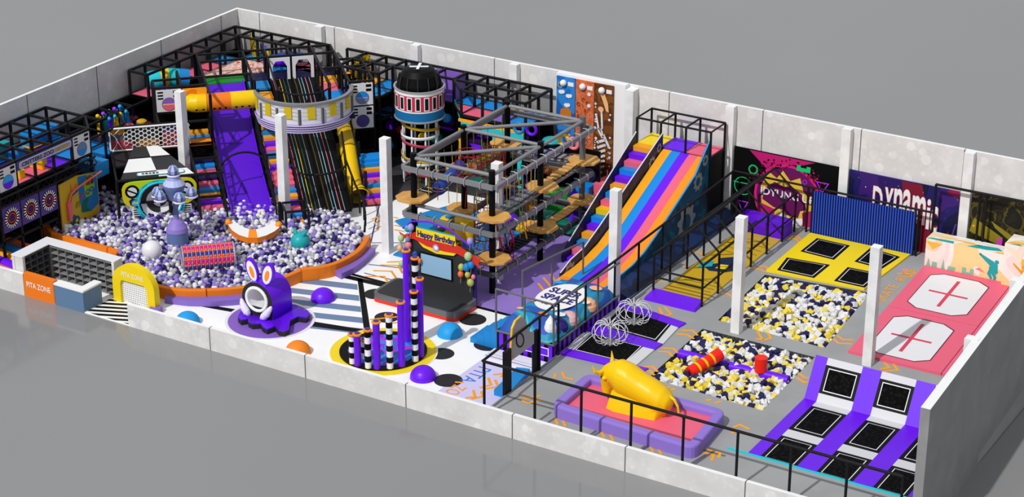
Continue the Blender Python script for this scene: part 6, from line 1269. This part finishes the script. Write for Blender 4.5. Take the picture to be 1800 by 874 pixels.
# ============================================================ ball pit
PIT = [(-15.0,5.6),(-14.2,5.15),(-10.8,5.18),(-10.0,4.6),(-8.3,3.4),(-6.0,3.1),(-4.9,3.35),(-4.1,3.8),(-3.2,4.55),(-2.4,5.5),(-2.0,6.5),(-1.8,7.7),(-1.1,8.6),(-.8,9.6),(-.85,10.8),(-1.4,12.25),(-2.5,13.3),(-3.87,14.4),(-5.2,15.3),(-6.6,15.2),(-8.5,13.5),(-10.8,11.6),(-13.0,9.7),(-15.0,10.4),(-16.4,10.6),(-15.2,8.4)]
bp_ = empty('ball_pit_wall', (-6,3.2,FZ), 'curved orange padded wall round the front of the ball pit', 'ball pit')
def pathwall(parent, pts, th, z0, z1, mat, name, side=1):
    n = len(pts); L = []; 
    for i in range(n):
        a, c = Vector(pts[max(i-1,0)]), Vector(pts[min(i+1,n-1)]); d = (c-a).normalized(); L.append((pts[i][0]+d.y*th*side, pts[i][1]-d.x*th*side))
    b = MB(); vs = []
    for i in range(n): vs += [(*pts[i],z0),(*pts[i],z1),(*L[i],z1),(*L[i],z0)]
    b.add(vs, [[4*i+j,4*i+(j+1)%4,4*(i+1)+(j+1)%4,4*(i+1)+j] for i in range(n-1) for j in range(4)]+[[0,1,2,3],[4*n-1,4*n-2,4*n-3,4*n-4]], mat); return b.build(name, parent, .03)
def smooth(pts, it=2):
    for _ in range(it):
        o = [pts[0]]
        for a, c in zip(pts, pts[1:]): o += [(a[0]*.75+c[0]*.25, a[1]*.75+c[1]*.25), (a[0]*.25+c[0]*.75, a[1]*.25+c[1]*.75)]
        pts = o+[pts[-1]]
    return pts
pathwall(bp_, PIT[:3], .26, FZ, .62, 'pitorange', 'wall_section'); pathwall(bp_, [(-10.8,5.18),(-10.15,5.1),(-10.0,4.6)], .24, FZ, .62, 'pitorange', 'wall_section')
pathwall(bp_, smooth([(-8.2,3.35),(-6.0,3.05),(-4.9,3.3),(-4.05,3.85)]), .26, FZ, .62, 'pitorange', 'wall_section'); pathwall(bp_, smooth([(-4.05,3.85),(-3.1,4.6),(-2.3,5.6),(-2.0,6.5)])+[(-1.8,7.75)], .26, FZ, .62, 'pitorange', 'wall_section')
pathwall(bp_, smooth([(-1.8,7.75),(-.95,8.6),(-.72,9.7),(-.78,10.9),(-1.3,12.2)]), .26, FZ, .66, 'pitorange', 'wall_section')
def inside(x, y, P):
    c = False; n = len(P)
    for i in range(n):
        x1, y1 = P[i]; x2, y2 = P[i-1]
        if (y1 > y) != (y2 > y) and x < (x2-x1)*(y-y1)/(y2-y1)+x1: c = not c
    return c
b = MB(); b.slab(PIT, FZ, .30, 'dviolet'); tag(b.build('ball_pit_floor'), 'dark violet base under the ball pit balls', 'ball pit')
PITB = PIT[:14]+[(-.85,10.8),(-1.4,12.25),(-2.5,13.3),(-3.4,14.0),(-4.3,14.6),(-5.4,14.6)]+PIT[19:]
rb5 = random.Random(9); balls = []
dl = .228; ny_ = int(13/(dl*.866))
for j in range(ny_):
    y = 3.1+j*dl*.866
    for i in range(80):
        x = -16.6+i*dl+(dl/2 if j % 2 else 0)+rb5.uniform(-.045,.045); yy = y+rb5.uniform(-.045,.045)
        if not inside(x, yy, PITB) or not inside(x+.1, yy, PITB) or not inside(x-.1, yy-.1, PITB) or (-6.45 < x < -5.77 and 12.06 < yy < 12.74): continue
        d = (x+16.8)*R2; bb = ((x+16.8)-(yy-19.1))*R2; aa = ((x+16.8)+(yy-19.1))*R2
        z = .42+rb5.uniform(0,.14)+.05*math.sin(x*1.3)*math.cos(y*1.1)
        if bb < 13.4: z += .035*(13.4-bb)*(.9 if -1 < aa < 7 else .4)
        balls.append((x,yy,z,rb5.choices(['ballwhite','ballgrey','ballviolet','ballnavy'],[32,24,22,22])[0]))
        if rb5.random() < .10: balls.append((x+rb5.uniform(-.08,.08),yy+rb5.uniform(-.08,.08),z+.15,rb5.choices(['ballwhite','ballgrey','ballviolet','ballnavy'],[36,24,22,18])[0]))
balls.sort(key=lambda q: (Vector(q[:3])-CAM).length)
import bmesh
def ico(r, sub=2):
    bm = bmesh.new(); bmesh.ops.create_icosphere(bm, subdivisions=sub, radius=r); v = [tuple(q.co) for q in bm.verts]; f = [[t.index for t in p_.verts] for p_ in bm.faces]; bm.free(); return v, f
IV, IF = ico(.125)
bn = dict(ballwhite='white', ballgrey='light grey', ballviolet='lavender', ballnavy='dark violet')
pr0 = {}
for k in bn: b = MB(); b.add(IV, IF, k, True); pr0[k] = b.build('ball')
usedp = set()
for x, y, z, k in balls[:300]:
    o = pr0[k] if k not in usedp else pr0[k].copy()
    if k in usedp: C.objects.link(o)
    usedp.add(k); o.location = (x,y,z); tag(o, bn[k]+' plastic ball along the front curve of the ball pit', 'ball', bn[k]+' balls along the front curve')
b = MB()
for x, y, z, k in balls[300:]: b.add([(v[0]+x,v[1]+y,v[2]+z) for v in IV], IF, k, True)
tag(b.build('balls'), 'white, grey, lavender and dark violet balls filling the middle and back of the ball pit', 'balls', kind='stuff')
# benches outside the pit
def px_slab(name, label, pix, z0, z1, mat, cat, group=None):
    b = MB(); b.slab([tuple(at(u,v,z=z1).to_2d()) for u, v in pix], z0, z1, mat); return tag(b.build(name, None, .02), label, cat, group)
px_slab('curved_bench', 'long lavender curved step in front of the orange ball pit wall', [(289,524),(330,529),(370,530),(405,528),(436,525),(430,514),(400,518),(360,519),(325,517),(296,513)], FZ, .32, 'violet3', 'bench', 'lavender steps round the ball pit')
px_slab('curved_bench', 'lavender curved step outside the right end of the ball pit wall', [(587,474),(600,481),(622,471),(640,457),(651,446),(660,437),(641,433),(632,447),(612,461)], FZ, .35, 'violet3', 'bench', 'lavender steps round the ball pit')
px_slab('bench_block', 'small lavender block behind the front wall beside the yellow archway', [(262,541),(279,545),(286,538),(271,534)], FZ, .3, 'violet3', 'block')
# pit toys
c = at(267,440,z=.85); b = MB(); b.sphere(c, .47, 'white2', 28); tag(b.build('play_ball'), 'large white ball lying in the ball pit behind the yellow archway', 'ball')
c = at(528,424,z=.8); e = empty('hopper_toy', tuple(c), 'teal round hopper toy with two small horns in the ball pit', 'toy'); b = MB(); b.sphere(c, .46, 'turq', 24, .92); b.build('body', e)
for s_ in (-1,1): b = MB(); b.tube([c+Vector((s_*.2,-.05,.36)), c+Vector((s_*.36+.05,.0,.62))], .08, 'turq', 10, radii=[.11,.07]); b.build('horn', e)
c = at(366,452,z=.95); e = empty('mesh_roller', tuple(c), 'cylinder roller of pink, orange and blue mesh lying in the ball pit', 'roller')
b = MB()
for k in range(20):
    t = 2*PI*k/20; m_ = ['hotpink','coralx','navyblue','coralx'][k % 4] if k < 12 else ['crimson','navyblue'][k % 2]; o_ = E2*math.cos(t)*.58+Vector((0,0,1))*math.sin(t)*.58; b.tube([c-E1*1.15+o_, c+E1*1.15+o_], .035, m_, 5)
b.build('long_straps', e); b = MB()
for k in range(13): b.tube([c+E1*(-1.15+2.3*k/12)+(E2*math.cos(2*PI*j/20)+Vector((0,0,1))*math.sin(2*PI*j/20))*.6 for j in range(20)], .025, 'rose' if k % 2 else 'lavender', 5, closed=True)
for s_ in (-1,1): b.tube([c+E1*1.17*s_+(E2*math.cos(2*PI*j/20)+Vector((0,0,1))*math.sin(2*PI*j/20))*.6 for j in range(20)], .035, 'lightsteel', 6, closed=True)
b.build('hoops', e)
b = MB()
for i in range(12):
    for k in range(20): t = 2*PI*(k+.5)/20; q = c+E1*(-1.05+2.1*i/11)+(E2*math.cos(t)+Vector((0,0,1))*math.sin(t))*.56; b.add([(v[0]*.55+q.x,v[1]*.55+q.y,v[2]*.55+q.z) for v in IV], IF, ['hotpink','coralx','navyblue','coralx'][k%4], True)
tag(b.build('mesh_beads', e), kind='stuff')
e = empty('rocker_toy', tuple(at(445,408,z=.7)), 'white and orange crescent rocker boat in the ball pit below the violet slide', 'toy')
def cres(mb, pix_o, pix_i, z0, z1, mat, top): 
    n = len(pix_o)
    for i in range(n-1): mb.slab([tuple(at(*pix_o[i],z=z1).to_2d()),tuple(at(*pix_o[i+1],z=z1).to_2d()),tuple(at(*pix_i[i+1],z=z1).to_2d()),tuple(at(*pix_i[i],z=z1).to_2d())], z0, z1, mat, top[i])
po = [(401,395),(408,405),(420,413),(436,418),(453,418),(468,414),(482,407),(491,400)]; pi_ = [(410,386),(418,394),(427,399),(438,403),(450,403),(462,400),(474,394),(483,388)]
b = MB(); cres(b, po, pi_, .72, 1.0, 'pitorange', ['white','white','white','s_or2','white','white','white']); b.build('hull', e, .02)
for u, v in ((401,391),(490,395)): b = MB(); q = at(u,v,z=1.05); b.sphere(q, .17, 's_or2', 10); b.build('bumper', e)
# spinner fountain
c = at(313,428,z=.5); e = empty('spinner_tree', (c.x,c.y,.5), 'tall blue and lavender spinner tree with bulb seats rising from the ball pit', 'spinner'); cz = Vector((c.x,c.y,0))
b = MB(); b.lathe(cz, [(.5,.45),(.5,1.15)], 'slate2', 28); b.build('base_drum', e); b = MB(); b.lathe(cz, [(.52,1.15),(.48,1.35),(.32,1.6),(.14,1.75),(.12,1.9)], 'lavender3', 28); b.build('dome', e); b = MB(); b.lathe(cz, [(.13,1.85),(.11,2.85)], 'slate2', 16); b.build('stem', e)
b = MB(); b.lathe(cz, [(.3,2.75),(.34,2.9),(.5,3.35),(.52,3.5)], 'slate2', 28); b.build('cup', e); b = MB(); b.lathe(cz, [(.52,3.5),(.34,3.75),(.2,3.95)], 'lavblue', 14, mats=['lavblue','bluegem'], smooth=False); b.build('cone', e)
def bulb(q, r_):
    b = MB(); n = 10
    for k in range(n): t0, t1 = 2*PI*k/n, 2*PI*(k+1)/n; b.lathe(q, [(.01,r_*1.1),(r_*.6,r_*.85),(r_,r_*.2),(r_*.9,-r_*.4),(r_*.6,-r_*.8)], ['lavblue','slate2'][k%2], 1, t0, t1)
    b.lathe(q, [(r_*1.1,-r_*.5),(r_*1.2,-r_*.75),(r_*.9,-r_*1.0),(.05,-r_)], 'lilac2', 16); b.build('bulb_seat', e)
bulb(cz+Vector((0,0,4.15)), .27)
for t in (-2.6,-1.9,-.6,.5,2.2): bulb(cz+Vector((.78*math.cos(t),.78*math.sin(t),3.1)), .26)
# ============================================================ entrance
e = empty('shoe_rack', (-10,2,FZ), 'white L-shaped cubbyhole rack behind the orange reception desk', 'rack')
H_ = 1.72; b = MB(); b.box(-12.2,2.4,FZ,-7.72,2.55,H_,'concrete','white2'); b.box(-12.2,.25,FZ,-12.05,2.395,H_,'concrete','white2'); b.box(-12.22,1.98,H_,-7.70,2.57,H_+.04,'white','white2'); b.box(-12.22,.23,H_,-11.55,1.975,H_+.04,'white','white2'); b.box(-7.86,1.98,FZ,-7.725,2.395,H_-.005,'concrete','white2'); b.box(-12.04,.26,FZ,-11.55,.4,H_-.005,'concrete','white2'); b.build('carcass', e)
b = MB(); n = 8
for k in range(n+1): x = -11.55+(3.7/n)*k; b.box(x-.015,2.0,FZ,x+.015,2.42,H_-.06,'cubby')
for k in range(6): z = .1+.305*k; b.box(-11.55,2.0,z-.015,-7.86,2.42,z+.015,'cubby')
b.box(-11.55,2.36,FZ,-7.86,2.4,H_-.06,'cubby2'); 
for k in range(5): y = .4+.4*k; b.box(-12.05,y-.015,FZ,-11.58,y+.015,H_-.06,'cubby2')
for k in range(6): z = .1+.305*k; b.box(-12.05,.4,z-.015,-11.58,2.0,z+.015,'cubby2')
b.box(-12.05,.4,FZ,-12.03,2.0,H_-.06,'charcoal'); b.build('cubbyholes', e)
e = empty('reception_counter', (-10.4,.2,0), 'orange reception counter front with white lettering at the entrance', 'counter')
b = MB(); b.box(-11.36,.0,.0,-9.56,.28,1.12,'deskorange'); b.build('counter_body', e, .01); b = MB(); pl = Plane((-11.36,-.0,0),(1,0,0),(0,0,1),b,(0,-1,0)); pl.text('PITA ZONE', .18, .5, .27, 'white', .012, 1.42, .01); b.build('lettering', e)
e = empty('reception_desk', (-8.7,.6,0), 'slate blue corner desk with a white top at the entrance', 'desk')
b = MB(); b.box(-9.54,.0,0,-7.84,.42,.98,'deskblue'); b.box(-8.26,.42,0,-7.84,1.2,.98,'deskblue'); b.build('desk_body', e, .01); b = MB(); b.slab([(-9.54,-.01),(-7.82,-.01),(-7.82,1.22),(-8.24,1.22),(-8.24,.42),(-9.54,.42)][::1], .98, 1.06, 'white'); b.build('desk_top', e)
# striped entrance floor
fs = MB(); poly_ = [(-7.82,.04),(-5.3,.04),(-5.3,2.9),(-8.2,2.9)]
fs.slab([(-7.8,.04),(-5.32,.04),(-5.32,2.4),(-7.8,2.4)], FZ, FZ+.01, 'white')
L0, L1 = [(148+0*k, 0) for k in range(2)], 0
d_ = (at(226,560,z=FZ)-at(160,556,z=FZ)).to_2d().normalized(); n_2 = Vector((-d_.y,d_.x))
base_ = at(226,572,z=FZ).to_2d()
for k in range(-2,14):
    o_ = base_+n_2*(.19*2*k); q = [o_-d_*6, o_+d_*6, o_+d_*6+n_2*.19, o_-d_*6+n_2*.19]
    # clip to the entrance rectangle
    def clip(P, f):
        o = []
        for i in range(len(P)):
            a, c = P[i-1], P[i]; fa_, fc = f(a), f(c)
            if (fa_ >= 0) != (fc >= 0): t = fa_/(fa_-fc); o.append(a+(c-a)*t)
            if fc >= 0: o.append(c)
        return o
    for f in (lambda p_: p_.x+7.8, lambda p_: -5.32-p_.x, lambda p_: p_.y-.05, lambda p_: 2.4-p_.y): q = clip(q, f) if q else q
    if len(q) > 2: fs.slab([tuple(v) for v in q], FZ+.01, FZ+.016, 'black')
fs.build('striped_floor', FLOOR)
# yellow archway
e = empty('yellow_archway', (-6.63,1.8,FZ), 'yellow padded archway with white lettering and a white net at the ball pit entrance', 'archway')
b = MB(); cx_ = -6.33; R_ = 1.2; n = 24; y0, y1 = 1.6,1.94
outer = [(cx_+R_*math.cos(PI-PI*k/n), 1.02+1.0*math.sin(PI*k/n)) for k in range(n+1)]; outer = [(cx_-R_,0.05)]+outer+[(cx_+R_,.05)]
inner = [(cx_-.76,.05)]+[(cx_-.76,1.02),(cx_-.68,1.17)]+[(cx_-.68+1.36*k/(n-2),1.19+.0*k) for k in range(n-1)]+[(cx_+.66,1.0),(cx_+.66,.05)]
inner = inner[:len(outer)]; inner[-1] = (cx_+.76,.05); inner[-2] = (cx_+.76,1.05)
N = len(outer); V = [(x,y0,z) for x, z in outer]+[(x,y0,z) for x, z in inner]+[(x,y1,z) for x, z in outer]+[(x,y1,z) for x, z in inner]
F = []
for i in range(N-1): F += [[i,N+i,N+i+1,i+1],[2*N+i,2*N+i+1,3*N+i+1,3*N+i],[i,i+1,2*N+i+1,2*N+i],[N+i,3*N+i,3*N+i+1,N+i+1]]
b.add(V, F, 'gold2'); b.build('arch_body', e)
b = MB(); pl = Plane((cx_-.62,y0,1.42),(1,0,0),(0,0,1),b,(0,-1,0)); pl.text('PITA ZONE', 0, -.02, .22, 'white', .012, 1.24, .01); b.build('lettering', e)
b = MB()
for k in range(15): x = cx_-.74+.1057*k; b.box(x-.033,1.74,FZ,x+.033,1.76,1.18,'white')
for k in range(11): z = .08+.105*k; b.box(cx_-.75,1.735,z-.028,cx_+.75,1.74,z+.028,'white')
b.box(cx_-.75,1.78,FZ,cx_+.75,1.79,1.18,'charcoal'); b.build('net', e)
# rolled mats at far left
for k, (y, m_, nm) in enumerate([(.9,'s_pk','pink'),(1.48,'s_vi','violet'),(2.06,'s_or','amber'),(2.64,'s_bl','blue'),(3.22,'coralx','coral')]):
    b = MB(); b.tube([(-15.6,y+.25,.36),(-12.75,y-.1,.36)], .29, m_, 18); tag(b.build('foam_roll'), nm+' foam roll lying beside the white cubbyhole rack at the far left', 'foam roll', 'foam rolls by the rack')
